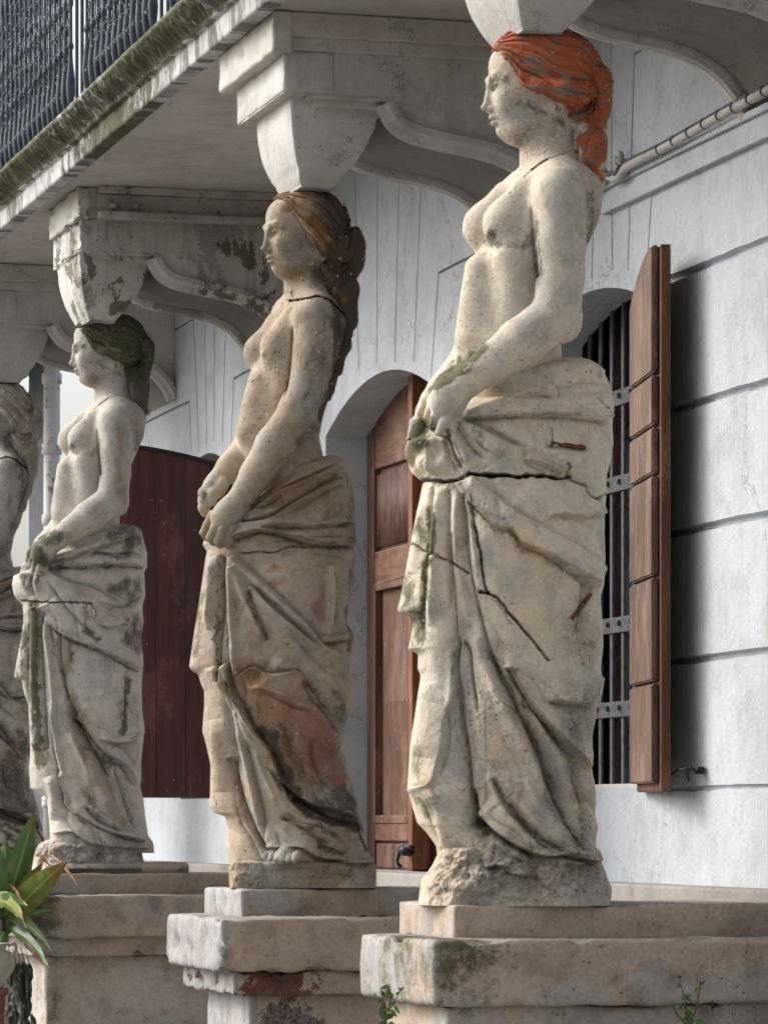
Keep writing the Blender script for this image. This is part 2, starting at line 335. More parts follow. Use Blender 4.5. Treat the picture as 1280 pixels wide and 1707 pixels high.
n = NT('leaf_dark'); M['leaf_d'] = n.done(n.mix(n.step(n.noise(20), .4, .6), (.02, .035, .018), (.035, .05, .03)), None, rough=.45)
n = NT('leaf_dry'); M['leaf_r'] = n.done(n.mix(n.step(n.noise(40), .4, .6), (.30, .19, .10), (.12, .035, .02)), None, rough=.7)
n = NT('stem_brown'); M['stem'] = n.done((.10, .075, .06))
n = NT('urn_ceramic'); M['urn'] = n.done(n.mix(n.step(n.noise(14, 7, .7), .4, .7), (.36, .35, .30), (.22, .21, .17)), n.noise(60, 5), .4, .004, .6)
n = NT('paving'); M['ground'] = n.done(n.mix(n.step(n.noise(2, 6), .4, .6), (.17, .165, .15), (.12, .12, .105)), n.noise(30, 5), .4, .01)
M['terrace'] = plaster('terrace_cement', (.30, .285, .265), (.24, .225, .205), (.2, .18, .15), .5, .1)
M['base_wall'] = plaster('garden_wall_plaster', (.50, .46, .42), (.42, .38, .33), (.25, .2, .15), .4, .3)

# ================================================================== SETTING
WX = 3.71; ZC = EYE + 2.45; ZT = EYE - .205      # wall plane, ceiling, pedestal tops
bm = bmesh.new(); s_ = 400
vs = [bm.verts.new(p) for p in ((-s_, -s_, -.6), (s_, -s_, -.6), (s_, s_, -.6), (-s_, s_, -.6))]; bm.faces.new(vs)
tag(bmobj('ground', bm, M['ground']), kind='structure')
bm = bmesh.new(); box(bm, 2.55, WX + .3, 6, 19.55, -.6, EYE - 1.0); box(bm, WX - .10, WX + .02, 6, 19.5, EYE - 1.2, EYE - .176)
tag(bmobj('terrace', bm, M['terrace'], bevel=.008), kind='structure')

# ---- villa
villa = empty('villa', (WX, 13, EYE - .2), 'pale grey plastered villa front with arched openings and incised joints behind the statues', 'building')
YEND = 18.25
def arch_loop(y0, y1, zb, zs, rise, n=18):
    pts = [(y0, zb), (y1, zb)]
    for i in range(n + 1):
        t = i / n; pts.append((y1 + (y0 - y1) * t, zs + rise * (1 - (2 * t - 1) ** 2)))
    return pts
OPEN = {'window': (10.60, 11.72, EYE + .10, EYE + 1.50, .095), 'door': (12.75, 14.30, EYE - .18, EYE + 1.46, .155), 'window_far': (15.85, 16.85, EYE + .10, EYE + 1.46, .12)}
bm = bmesh.new(); box(bm, WX, WX + .168, 4, YEND, 0, ZC + .6)
wall = bmobj('wall', bm, M['wall'], villa)
cut = bmesh.new()
for k, (y0, y1, zb, zs, rs) in OPEN.items():
    prism(cut, [Vector((WX - .1, y, z)) for y, z in arch_loop(y0, y1, zb, zs, rs)], Vector((.8, 0, 0)))
mc = bpy.data.meshes.new('cut'); bmesh.ops.recalc_face_normals(cut, faces=cut.faces); cut.to_mesh(mc); cut.free()
oc = bpy.data.objects.new('cutter', mc); COL.objects.link(oc); oc.location = (0, 0, 0)
def boolean(o, cutter):
    bpy.context.view_layer.update()
    md = o.modifiers.new('b', 'BOOLEAN'); md.operation = 'DIFFERENCE'; md.solver = 'EXACT'; md.use_self = True; md.object = cutter
    dg = bpy.context.evaluated_depsgraph_get(); me = bpy.data.meshes.new_from_object(o.evaluated_get(dg)); o.modifiers.remove(md); o.data = me
boolean(wall, oc); bpy.data.objects.remove(oc)
# incised joints, drawn as real V grooves
segs = []
def seg(px0, py0, px1, py1, w=.011, d=.010): segs.append((onX(px0, py0, WX), onX(px1, py1, WX), w, d))
for h in (1.536, 1.162, .813, .451): segs.append((Vector((WX, 10.59, EYE + h)), Vector((WX, 5, EYE + h)), .024, .020))
segs.append((Vector((WX, 10.59, EYE + .093)), Vector((WX, 5, EYE + .093)), .016, .012))
for a in ((1018, 45, 1020, 450), (1057, 90, 1046, 450), (1057, 90, 1105, 63), (1088, 285, 1079, 430), (1088, 283, 1300, 178), (990, 330, 986, 465),
          (592, 285, 598, 619), (629, 285, 628, 606), (665, 290, 658, 603), (702, 300, 690, 604), (731, 455, 718, 634), (731, 455, 800, 420),
          (268, 563, 323, 532), (323, 532, 332, 752), (341, 515, 345, 740), (358, 520, 357, 735), (377, 526, 371, 738), (390, 631, 385, 750), (390, 631, 430, 609),
          (225, 713, 316, 669), (316, 669, 320, 750)): seg(*a)
def groove(i, p, q, w, d):
    t = (q - p).normalized(); up = Vector((1, 0, 0)).cross(t).normalized(); b = bmesh.new(); L = (q - p).length; n_ = max(2, int(L / .06)); rings = []; rg = random.Random(i); jj = min(.0012, w * .12)
    for k in range(n_ + 1):
        c_ = p.lerp(q, k / n_) + up * (rg.uniform(-jj, jj) if 0 < k < n_ else 0); w_ = w * (rg.uniform(.8, 1.15) if w < .02 else rg.uniform(.95, 1.05)); d_ = d * rg.uniform(.85, 1.08)
        rings.append([b.verts.new(x_) for x_ in (c_ - up * w_ / 2 - Vector((.02, 0, 0)), c_ + up * w_ / 2 - Vector((.02, 0, 0)), c_ + up * w_ / 2, c_ + up * w_ * .2 + Vector((d_, 0, 0)), c_ - up * w_ * .2 + Vector((d_, 0, 0)), c_ - up * w_ / 2)])
    for r0, r1 in zip(rings, rings[1:]):
        for k in range(6): b.faces.new((r0[k], r1[k], r1[(k + 1) % 6], r0[(k + 1) % 6]))
    b.faces.new(rings[0]); b.faces.new(rings[-1][::-1])
    return b
for ph in range(2):
    allb = bmesh.new()
    for i, (p, q, w, d) in enumerate(segs):
        b = groove(i, p, q, w, d + .0003 * i); m_ = bpy.data.meshes.new('t'); b.to_mesh(m_); b.free()
        if (i % 2) == ph: allb.from_mesh(m_)
        bpy.data.meshes.remove(m_)
    bmesh.ops.recalc_face_normals(allb, faces=allb.faces)
    m_ = bpy.data.meshes.new('t'); allb.to_mesh(m_); allb.free(); oc = bpy.data.objects.new('cutter', m_); COL.objects.link(oc)
    boolean(wall, oc); bpy.data.objects.remove(oc)
# string course under the cable
bm = bmesh.new(); box(bm, WX - .022, WX + .01, 4, 10.98, EYE + 1.80, EYE + 1.865); box(bm, WX - .035, WX + .01, 4, 10.98, EYE + 1.865, EYE + 1.885)
bmobj('string_course', bm, M['wall'], villa, bevel=.004)
# dark rooms behind the openings
def arch_plate(bm, X, t, y0, y1, zb, zs, rs): prism(bm, [Vector((X, y, z)) for y, z in arch_loop(y0, y1, zb, zs, rs)], Vector((t, 0, 0)))
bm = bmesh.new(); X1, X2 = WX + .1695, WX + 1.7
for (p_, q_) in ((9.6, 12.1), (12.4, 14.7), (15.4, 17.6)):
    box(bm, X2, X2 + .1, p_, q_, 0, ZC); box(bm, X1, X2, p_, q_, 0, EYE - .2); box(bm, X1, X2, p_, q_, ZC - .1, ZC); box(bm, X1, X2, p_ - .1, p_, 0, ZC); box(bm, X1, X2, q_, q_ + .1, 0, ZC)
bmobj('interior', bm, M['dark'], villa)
# window with grille
y0, y1, zb, zs, rs = OPEN['window']; XG = WX + .165
win = empty('window', (XG, (y0 + y1) / 2, zb)); win.parent = villa; win.location = Vector((XG, (y0 + y1) / 2, zb)) - villa.location
def wpart(name, bm, mat, par, bevel=0, smooth=False): return bmobj(name, bm, mat, par, smooth, bevel)
bm = bmesh.new()
for k in range(10): box(bm, XG - .004, XG + .004, y0 + .05 + k * .108, y0 + .075 + k * .108, zb - .0, zs + rs + .04)
wpart('bars', bm, M['iron'], win, .001)
bm = bmesh.new()
for hh in (1.30, 1.037, .604, .345):
    box(bm, XG - .012, XG - .004, y0 - .03, y1 + .03, EYE + hh - .024, EYE + hh + .024)
    for k in range(10): box(bm, XG - .022, XG - .012, y0 + .058 + k * .108, y0 + .068 + k * .108, EYE + hh - .004, EYE + hh + .012)
wpart('crossbars', bm, M['iron'], win, .002)
bm = bmesh.new(); box(bm, XG + .10, XG + .14, y0 - .02, y0 + .06, zb, ZC - .4); box(bm, XG + .10, XG + .14, y1 - .06, y1 + .02, zb, ZC - .4); box(bm, XG + .10, XG + .14, (y0 + y1) / 2 - .05, (y0 + y1) / 2 + .05, zb, ZC - .4)
for hh in (1.35, 1.22, 1.0, .6, .25): box(bm, XG + .105, XG + .135, y0, y1, EYE + hh - .018, EYE + hh + .018)
wpart('sash', bm, wood('sash_wood', (.13, .06, .05), (.09, .045, .04)), win, .003)
bm = bmesh.new(); box(bm, XG + .115, XG + .12, y0 - .02, y1 + .02, zb, EYE + 1.2); wpart('pane', bm, M['glass'], win)
bm = bmesh.new(); box(bm, WX + .001, WX + .30, y0 - .0, y1 + .0, zb - .04, zb + .012); wpart('sill', bm, M['trim'], win, .004)
bm = bmesh.new(); box(bm, WX - .05, WX + .02, 11.33, 11.52, EYE + .068, EYE + .105); bmobj('sill_block', bm, M['wpipe'], villa, bevel=.005)

# near shutter: leaf standing 10 degrees off the wall
def shutter(name, hinge, ang, width, zb, zt0, zt1, matf, mate, joints, thick=.037, par=None, flip=1):
    # local: a along leaf from hinge, n thickness, z
    H = Vector(hinge); ua = Vector((-math.sin(ang), -math.cos(ang), 0)); un = Vector((math.cos(ang), -math.sin(ang), 0)) * flip
    sh = empty(name, H); sh.parent = par; sh.location = H - par.location
    def arc(a0, a1, n0, n1, z0, z1, top=False, N=10):
        b = bmesh.new(); lp = []
        if top:
            zt = lambda a: zt0 + (zt1 - zt0) * math.sin(min(1, a / width) * math.pi / 2) ** .8
            lp = [(a0, z0), (a1, z0)] + [(a1 + (a0 - a1) * i / N, zt(a1 + (a0 - a1) * i / N)) for i in range(N + 1)]
        else: lp = [(a0, z0), (a1, z0), (a1, z1), (a0, z1)]
        prism(b, [H + ua * a + un * n0 + Vector((0, 0, z)) - Vector((0, 0, H.z)) for a, z in lp], un * (n1 - n0)); return b
    fr = arc(0, width, .018, thick + .010, zb, 0, True)
    bmobj('frame', fr, mate, sh, bevel=.006)
    zz = [zb + .02] + joints + [None]
    pl = bmesh.new()
    for a, b_ in zip(zz, zz[1:]):
        q = arc(.004, width - .022, -.004, .0165, a + .004, (b_ or 0) - .004, b_ is None)
        bmesh.ops.bevel(q, geom=list(q.edges), offset=.0045, segments=2, affect='EDGES', clamp_overlap=True)
        m_ = bpy.data.meshes.new('t'); q.to_mesh(m_); q.free(); pl.from_mesh(m_); bpy.data.meshes.remove(m_)
    bmobj('boards', pl, matf, sh)
    return sh
HJ = Vector((WX - .042, 10.645, EYE + .1))
sj = [EYE + (HY - yy) / F * 10.85 for yy in (1138, 962, 793, 712, 625)]
sh = shutter('shutter', HJ, R(10.65), .45, EYE + .085, EYE + 1.47, EYE + 1.60, M['shut'], M['shut_edge'], sj, par=villa, flip=1)
sh['label'] = 'brown boarded shutter with arched top, swung back almost to the wall'
# hook holding the shutter
pts = [onX(1113, 1292, WX - .03), onX(1122, 1291, WX - .05), onX(1130, 1284, WX - .06), onX(1145, 1281, WX - .055), onX(1158, 1283, WX - .03), onX(1164, 1283, WX + .01)]
bm = bmesh.new(); tube(bm, pts, .0045, 8); p = pts[-2]
tube(bm, [p + Vector((-.012, 0, .01)), p + Vector((-.02, .01, -.012)), p + Vector((-.01, .022, -.03))], .0045, 6)
lathe(bm, p + Vector((.012, 0, -.012)), [(.012, 0), (.016, .01), (.014, .02)], 10)
tag(bmobj('hook', bm, M['black'], sh, True), 'curled black iron hook tying the shutter to the wall')
# far shutter (dark red), standing out at a right angle
yl = 15.88
sh2 = empty('shutter', (WX, yl, EYE)); sh2.parent = villa; sh2.location = Vector((WX, yl, EYE)) - villa.location
sh2['label'] = 'dark red boarded shutter with arched top, open at a right angle to the wall'
def ztop(x): t = (WX - x) / .55; return EYE + 1.475 + .085 * math.sin(min(1, t) * math.pi / 2)
pl = bmesh.new(); xs = [WX - .55, WX - .43, WX - .315, WX - .19, WX - .085, WX - .004]
for a, b_ in zip(xs, xs[1:]):
    b0, b1 = a + .0015, b_ - .0015; q = bmesh.new()
    lp = [Vector((b0, yl, EYE + .10)), Vector((b1, yl, EYE + .10))] + [Vector((b1 + (b0 - b1) * i / 6, yl, ztop(b1 + (b0 - b1) * i / 6))) for i in range(7)]
    prism(q, lp, Vector((0, .035, 0))); bmesh.ops.bevel(q, geom=list(q.edges), offset=.003, segments=1, affect='EDGES')
    m_ = bpy.data.meshes.new('t'); q.to_mesh(m_); q.free(); pl.from_mesh(m_)
bmobj('boards', pl, M['shut_red'], sh2)
bm = bmesh.new(); lp = []
for i in range(13): x = WX - .55 + .55 * i / 12; lp.append(Vector((x, yl - .012, ztop(x) - .004)))
for i in range(12, -1, -1): x = WX - .55 + .55 * i / 12; lp.append(Vector((x, yl - .012, ztop(x) + .012)))
prism(bm, lp, Vector((0, .06, 0))); bmobj('top_edge', bm, M['black'], sh2)

# door
y0, y1, zb, zs, rs = OPEN['door']; XD = WX + .165; zb = EYE - .175
door = empty('door', (XD, y1, zb)); door.parent = villa; door.location = Vector((XD, y1, zb)) - villa.location
door['label'] = 'brown panelled double door, one leaf shut in the shadow of the arch'
yc = 13.60
ARC = lambda y: zs + rs * (1 - (2 * (y - y0) / (y1 - y0) - 1) ** 2)
bm = bmesh.new(); prism(bm, [Vector((XD + .02, y, z)) for y, z in [(yc, zb), (y1 + .05, zb)] + [(y1 + .05 - (y1 + .05 - yc) * i / 8, ARC(min(y1, y1 + .05 - (y1 + .05 - yc) * i / 8)) + .03) for i in range(9)]], Vector((.05, 0, 0)))
bmobj('leaf', bm, M['door'], door)
def H(py): return EYE + (HY - py) / F * 14.45
bm = bmesh.new(); box(bm, XD - .004, XD + .02, y1 - .10, y1 - .001, zb, ARC(y1 - .05)); bmobj('stile', bm, M['door'], door, bevel=.004); bm = bmesh.new(); box(bm, XD - .004, XD + .0195, yc, yc + .09, zb, ARC(yc)); bmobj('stile', bm, M['door'], door, bevel=.004)
bm = bmesh.new(); prism(bm, [Vector((XD, y, z)) for y, z in [(yc + .09, H(772)), (y1 - .10, H(772))] + [(y1 - .10 - (y1 - .19 - yc) * i / 8, ARC(y1 - .10 - (y1 - .19 - yc) * i / 8) + .02) for i in range(9)]], Vector((.02, 0, 0)))
bmobj('top_panel', bm, M['door_h'], door, bevel=.005)
bm = bmesh.new(); k = y1 - .105
while k > yc + .10: tube(bm, [(XD + .016, k - .011, H(905)), (XD + .016, k - .011, H(782))], .0105, 8); k -= .0235
bmobj('reeded_panel', bm, M['door'], door, smooth=True)
bm = bmesh.new(); bm.free()
for za_, zb_ in ((H(966), H(912)), (H(1402), H(1372)), (zb, H(1452))):
    bm = bmesh.new(); box(bm, XD - .001, XD + .02, yc + .09, y1 - .10, za_, zb_); bmobj('cross_rail', bm, M['door_h'], door, bevel=.006)
bm = bmesh.new(); za, zb2 = H(1372), H(966); ya, yb = yc + .09, y1 - .10
for (a, b_, c_, d_) in ((ya, ya + .03, za, zb2), (yb - .03, yb, za, zb2), (ya + .03, yb - .03, za, za + .03), (ya + .03, yb - .03, zb2 - .03, zb2)): box(bm, XD - .006, XD + .02, a, b_, c_, d_)
bmobj('moulding', bm, M['door'], door, bevel=.007)
bm = bmesh.new(); ya += .035; yb -= .035; za += .035; zb2 -= .035; ym, zm = (ya + yb) / 2, (za + zb2) / 2
b_ = [bm.verts.new((XD + .021, y, z)) for y, z in ((ym, za + .02), (yb - .005, zm), (ym, zb2 - .02), (ya + .005, zm))]; t_ = bm.verts.new((XD - .012, ym, zm))
for i in range(4): bm.faces.new((b_[i], b_[(i + 1) % 4], t_))
bm.faces.new(b_[::-1]); bmobj('diamond_panel', bm, M['door'], door)
bm = bmesh.new(); box(bm, XD + .002, XD + .02, yc + .10, (yc + y1) / 2 - .004, H(1448), H(1406)); box(bm, XD + .002, XD + .02, (yc + y1) / 2 + .004, y1 - .11, H(1448), H(1406)); bmobj('lower_panel', bm, M['door'], door, bevel=.008)
bm = bmesh.new(); box(bm, XD - .04, XD + .03, yc - .055, yc - .002, zb, ARC(yc) + .02); bmobj('meeting_stile', bm, M['door_edge'], door, bevel=.006)
bm = bmesh.new(); lz = H(1412); lathe(bm, (XD - .055, yc - .04, lz - .03), [(.014, 0), (.03, .012), (.026, .03), (.012, .04)], 10); tube(bm, [(XD - .055, yc + .03, lz), (XD - .06, yc - .03, lz + .004), (XD - .055, yc - .11, lz)], .009, 8); tube(bm, [(XD - .06, yc + .02, lz), (XD - .08, yc + .01, lz - .05), (XD - .07, yc - .01, lz - .07)], .008, 6)
bmobj('latch', bm, M['black'], door, True)
bm = bmesh.new(); box(bm, XD + .03, XD + .60, y0 + .02, y0 + .06, zb, zs); bmobj('leaf', bm, M['door'], door, bevel=.004)

# far end of the wall: white downpipe and dark post
bm = bmesh.new(); P0 = onX(87, 1125, WX - .06); tube(bm, [(P0.x, P0.y, EYE - .25), (P0.x, P0.y, ZC + .2)], .042, 14)
for k in range(7): lathe(bm, (P0.x, P0.y, EYE + .1 + k * .36), [(.042, -.03), (.052, -.025), (.052, .025), (.042, .03)], 14)
tag(bmobj('downpipe', bm, M['wpipe'], None, True), 'white ringed downpipe at the far corner of the villa', 'pipe')
bm = bmesh.new(); box(bm, WX, WX + .014, 20.15, 20.62, EYE - .3, ZC)
tag(bmobj('dark_screen', bm, M['rail'], None, bevel=.01), 'tall dark blue boarded screen at the far end, beyond the white downpipe', 'screen')

# ---- balcony
balc = empty('balcony', (2.7, 13, ZC), 'plastered balcony slab with mossy moulded edge resting on the brackets', 'balcony')
XE = 2.74; EYS = 4; EYE2 = 22.5
bm = bmesh.new(); box(bm, XE + .03, WX + .1, EYS, EYE2, ZC, ZC + .12); bmobj('ceiling', bm, M['ceiling'], balc)
# edge profile (X, z) swept in Y with real roughness
prof = [(XE + .06, 0), (XE + .055, -.012), (XE + .002, -.012), (XE, .0), (XE - .002, .062), (XE - .018, .066), (XE - .02, .074), (XE - .026, .083), (XE - .045, .098), (XE - .068, .112), (XE - .08, .127), (XE - .085, .133), (XE - .085, .150), (XE - .02, .158), (XE + .15, .158)]
pp = []
for a, b_ in zip(prof, prof[1:]):
    m_ = max(1, int(math.hypot(a[0] - b_[0], a[1] - b_[1]) / .008))
    for i in range(m_): pp.append((a[0] + (b_[0] - a[0]) * i / m_, a[1] + (b_[1] - a[1]) * i / m_))
pp.append(prof[-1]); pp = np.array(pp); ys = np.concatenate([np.arange(7, 11.5, .05), np.arange(11.5, 17.5, .0125), np.arange(17.5, EYE2, .06)])
nP, nY = len(pp), len(ys)
V_ = np.zeros((nY, nP, 3)); V_[..., 0] = pp[None, :, 0]; V_[..., 1] = ys[:, None]; V_[..., 2] = pp[None, :, 1] + ZC
rib = np.sin(ys[:, None] * 2 * math.pi / .085 + 2.5 * fbm(np.stack([ys, ys * 0, ys * 0], -1) * 3, 2)[:, None]) * .0
er = fbm(V_ * np.array([9, 9, 9]), 4) - .5; cy = ((pp[:, 1] > .075) & (pp[:, 1] < .135))[None, :]
terr = np.abs(np.mod(ys[:, None] * 16 + pp[None, :, 1] * 22 + fbm(V_ * 5, 3) * 3, 1) - .5) * 2
V_[..., 0] += np.where(cy, -.017 * terr + .008, 0) + er * .022
V_[..., 2] += er * .012
def grid_mesh(name, V, closed_u=False):
    a, b = V.shape[:2]; idx = np.arange(a * b).reshape(a, b)
    if closed_u: idx = np.concatenate([idx, idx[:, :1]], 1)
    q = np.stack([idx[:-1, :-1], idx[:-1, 1:], idx[1:, 1:], idx[1:, :-1]], -1).reshape(-1, 4)
    return raw_mesh(name, V.reshape(-1, 3), q)
def raw_mesh(name, v, q):
    me = bpy.data.meshes.new(name); n = q.shape[1]
    me.vertices.add(len(v)); me.vertices.foreach_set('co', np.ascontiguousarray(v, dtype=np.float32).ravel())
    me.loops.add(q.size); me.loops.foreach_set('vertex_index', np.ascontiguousarray(q, dtype=np.int32).ravel())
    me.polygons.add(len(q)); me.polygons.foreach_set('loop_start', np.arange(0, q.size, n, dtype=np.int32)); me.polygons.foreach_set('loop_total', np.full(len(q), n, dtype=np.int32))
    me.update(calc_edges=True); me.polygons.foreach_set('use_smooth', [True] * len(q)); return me
def set_attr(me, name, arr):
    a = me.attributes.new(name, 'FLOAT', 'POINT'); a.data.foreach_set('value', np.ascontiguousarray(arr, dtype=np.float32).ravel())
me = grid_mesh('edge_moulding', V_)
zz = V_[..., 2] - ZC; yy = V_[..., 1]
mo = np.where(zz > .066, .88 + .2 * np.sin(yy * 2.1 + 1), .22 + .7 * np.exp(-((yy - 13.6) / .75) ** 2)) * np.where(yy < 12.2, .75, 1)
set_attr(me, 'moss', mo); eo = link('edge_moulding', me, M['edge'], balc, True)

# railing on the balcony edge (a thing of parts)
rail = empty('railing', (2.72, 14, ZC + .158)); rail.parent = balc; rail.location = Vector((2.72, 14, ZC + .158)) - balc.location
RZ = ZC + .158; RX = 2.71
bb = bmesh.new()
lathe(bb, (0, 0, 0), [(r_ * .60, z_) for r_, z_ in [(.010, 0), (.016, .004), (.016, .02), (.011, .028), (.015, .04), (.026, .075), (.030, .11), (.024, .15), (.014, .20), (.011, .24), (.019, .25), (.019, .262), (.012, .27), (.010, .40), (.017, .41), (.017, .425), (.010, .44), (.012, .60), (.022, .66), (.02, .72), (.010, .78), (.010, .95)]], 10)
bal_me = bpy.data.meshes.new('baluster'); bb.to_mesh(bal_me); bb.free(); bal_me.materials.append(M['rail']); bal_me.polygons.foreach_set('use_smooth', [True] * len(bal_me.polygons))
ofs = Vector((0, 0, 0)) - rail.location - balc.location
yv = 11.9; i = 0; slots = []
while yv < 16.8:
    gap = (abs(yv - 12.55) < .10) or (abs(yv - 14.02) < .07)
    if not gap:
        o = bpy.data.objects.new('baluster', bal_me); COL.objects.link(o); o.parent = rail; o.location = ofs + Vector((RX, yv, RZ)); slots.append(yv)
    yv += .104; i += 1
bb = bmesh.new()
for y_ in (12.50, 12.60, 12.43, 13.97, 14.07): tube(bb, [(RX, y_, RZ), (RX, y_, RZ + .95)], .007, 8)
box(bb, RX - .014, RX + .014, 11.8, 16.9, RZ + .95, RZ + .98); box(bb, RX - .003, RX + .003, 11.8, 16.9, RZ + .03, RZ + .036)
bmobj('bars', bb, M['rail'], rail)
bb = bmesh.new()
def ring(bb, c, r, t, n=12, m=5, arc=1.0, ph=0):
    P = [(c[0] + random.uniform(-.004, .004), c[1] + r * math.cos(ph + a * 2 * math.pi * arc / n), c[2] + r * math.sin(ph + a * 2 * math.pi * arc / n)) for a in range(n + 1)]
    tube(bb, P, t, m, False)
for k, y_ in enumerate(slots[:-1]):
    if slots[k + 1] - y_ > .15: continue
    c_ = y_ + .052
    tube(bb, [(RX, c_, RZ + .03), (RX, c_, RZ + .95)], .0025, 5)
    z_ = .09
    while z_ < .92:
        r_ = random.uniform(.018, .03); ring(bb, (RX, c_ - .014, RZ + z_), r_ * .8, .0034, 9, 4, .8, random.random() * 6); ring(bb, (RX, c_ + .014, RZ + z_ + .02), r_ * .8, .0034, 9, 4, .8, random.random() * 6)
        if random.random() < .8:      # cast leaf
            for s_ in (-1, 1):
                a = Vector((RX - .006, c_, RZ + z_)); tube(bb, [a, a + Vector((-.006, s_ * .018, .014)), a + Vector((.004, s_ * .034, .03 + random.uniform(-.01, .01)))], [.002, .0055, .0015], 5)
        z_ += random.uniform(.06, .095)
bmobj('scrollwork', bb, M['rail'], rail, True)

# ---- brackets
PEDY = [9.48, 11.75, 15.13, 17.25]
SOF = [(3.10, 2.21), (3.155, 2.205), (3.175, 2.17), (3.20, 2.135), (3.24, 2.112), (3.30, 2.097), (3.37, 2.085), (3.44, 2.075), (3.51, 2.06), (3.57, 2.037), (3.62, 2.005), (3.665, 1.96), (3.695, 1.915), (3.709, 1.88)]
def cr(pts, n=8):
    pts = [np.array(p, dtype=float) for p in pts]; out = []
    for i in range(len(pts) - 1):
        p0 = pts[max(i - 1, 0)]; p1 = pts[i]; p2 = pts[i + 1]; p3 = pts[min(i + 2, len(pts) - 1)]
        for k in range(n):
            t = k / n; out.append(.5 * ((2 * p1) + (-p0 + p2) * t + (2 * p0 - 5 * p1 + 4 * p2 - p3) * t * t + (-p0 + 3 * p1 - 3 * p2 + p3) * t ** 3))
    out.append(pts[-1]); return out
def rough_block(name, bm, mat, par, amp=.004, sc=14, cuts=3, seed=0, bevel=.008):
    o = bmobj(name, bm, mat, par, bevel=bevel); subdiv_noise(o, cuts, amp, sc, seed); return o
def bracket(i, yc, label, mat, wear, drop=.262):
    br = empty('balcony_bracket', (3.3, yc, EYE + 2.2), label, 'bracket', 'plaster brackets carrying the balcony')
    so = [(float(a), float(b)) for a, b in cr(SOF, 4)]
    bm = bmesh.new(); hw = .292
    lp = [(2.845 + .03 * (i == 2), 2.335), (2.845 + .03 * (i == 2), 2.21)] + so + [(WX - .001, 2.335)]
    prism(bm, [Vector((x, yc - hw, EYE + z)) for x, z in lp], Vector((0, 2 * hw, 0)))
    bmobj('web', bm, mat, br, bevel=.004)
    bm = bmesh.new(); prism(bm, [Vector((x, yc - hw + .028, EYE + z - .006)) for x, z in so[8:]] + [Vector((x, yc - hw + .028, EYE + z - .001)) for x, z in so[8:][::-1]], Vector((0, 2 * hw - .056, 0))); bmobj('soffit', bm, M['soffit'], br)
    for sgn in (-1, 1):          # moulded lips along both lower edges
        bm = bmesh.new(); y_a = yc + sgn * (hw + .0)
        path = so[6:]
        secs = [(0, .0), (.03, .0), (.034, -.022), (.018, -.034), (.012, -.05), (-.012, -.054), (-.026, -.046), (-.03, -.03), (-.03, .0)]
        rings = []
        for j, (x, z) in enumerate(path):
            a = path[max(j - 1, 0)]; b_ = path[min(j + 1, len(path) - 1)]; t = Vector((b_[0] - a[0], 0, b_[1] - a[1])).normalized(); nrm = Vector((-t.z, 0, t.x))
            if nrm.z < 0: nrm = -nrm
            rings.append([bm.verts.new(Vector((x, y_a + sgn * dy, EYE + z)) + nrm * (dz + .016)) for dy, dz in secs])
        for a, b_ in zip(rings, rings[1:]):
            for k in range(len(secs)): bm.faces.new((a[k], a[(k + 1) % len(secs)], b_[(k + 1) % len(secs)], b_[k]))
        bm.faces.new(rings[0]); bm.faces.new(rings[-1][::-1])
        bmobj('moulded_lip', bm, mat, br, smooth=False)
    bm = bmesh.new(); box(bm, 2.868 if i == 2 else 2.84, 3.0, yc - .298, yc + (.26 if i == 2 else .32), EYE + 2.212, EYE + 2.335); rough_block('beam_end', bm, mat, br, .004 * wear, 16, 4, i)
    bm = bmesh.new(); box(bm, 2.85 if i == 2 else 2.796, 2.90 if i == 2 else 2.862, yc - .335, yc + (.28 if i == 2 else .38), EYE + 2.322, EYE + 2.448); rough_block('cap', bm, M['trim'], br, .006 * wear, 14, 4, i + 9, .012)
    bm = bmesh.new(); box(bm, 2.86, WX, yc - .325, yc + .315, EYE + 2.375, EYE + 2.448); box(bm, 2.86, WX, yc - .304, yc + .295, EYE + 2.335, EYE + 2.377); bmobj('cornice', bm, M['trim'], br, bevel=.006)
    # tulip shaped block on the statue's head
    bm = bmesh.new(); n = 14; rings = []
    for j in range(n + 1):
        t = j / n; z = 2.213 - t * drop; b_ = 1 - t
        fx = 2.88 + .06 * (t ** 2.2); bx = 3.165 - .12 * t ** 2.0 - (.004 if t > .15 else 0); hy = .222 - .10 * t ** 2.4
        if t < .12: bx += .012; hy += .006
        r = .012; ring_ = []
        for (x, y) in ((fx, -hy), (bx, -hy), (bx, hy), (fx, hy)): ring_.append(bm.verts.new((x, yc + y, EYE + z)))
        rings.append(ring_)
    for a, b_ in zip(rings, rings[1:]):
        for k in range(4): bm.faces.new((a[k], a[(k + 1) % 4], b_[(k + 1) % 4], b_[k]))
    bm.faces.new(rings[0]); bm.faces.new(rings[-1][::-1])
    rough_block('head_block', bm, mat, br, .0022 * min(wear, 1.5), 12, 3, i + 3, .006)
    bm = bmesh.new(); lp = [(3.02, 2.212), (3.168, 2.205), (3.20, 2.18), (3.20, 2.165), (3.15, 2.188), (3.02, 2.192)]; box(bm, 2.945, 3.178, yc - .262, yc + .262, EYE + 2.178, EYE + 2.216); box(bm, 2.92, 3.185, yc - .285, yc + .285, EYE + 2.196, EYE + 2.2165)
    rough_block('neck_moulding', bm, mat, br, .003 * wear, 16, 3, i + 5, .007)
    return br
bracket(0, PEDY[0], 'cut-off bracket at the top right above the red-haired statue', M['bracket'], .6, .226)
bracket(1, PEDY[1], 'clean pale bracket with a cracked tapering block above the brown statue', M['bracket'], 1)
b2 = bracket(2, PEDY[2], 'flaking stained bracket with a rusty beam above the green-haired statue', M['dirty_bracket'], 2.6, .256)
bracket(3, PEDY[3], 'farthest bracket, with dark speckles, at the left edge of the photo', M['bracket'], 1)
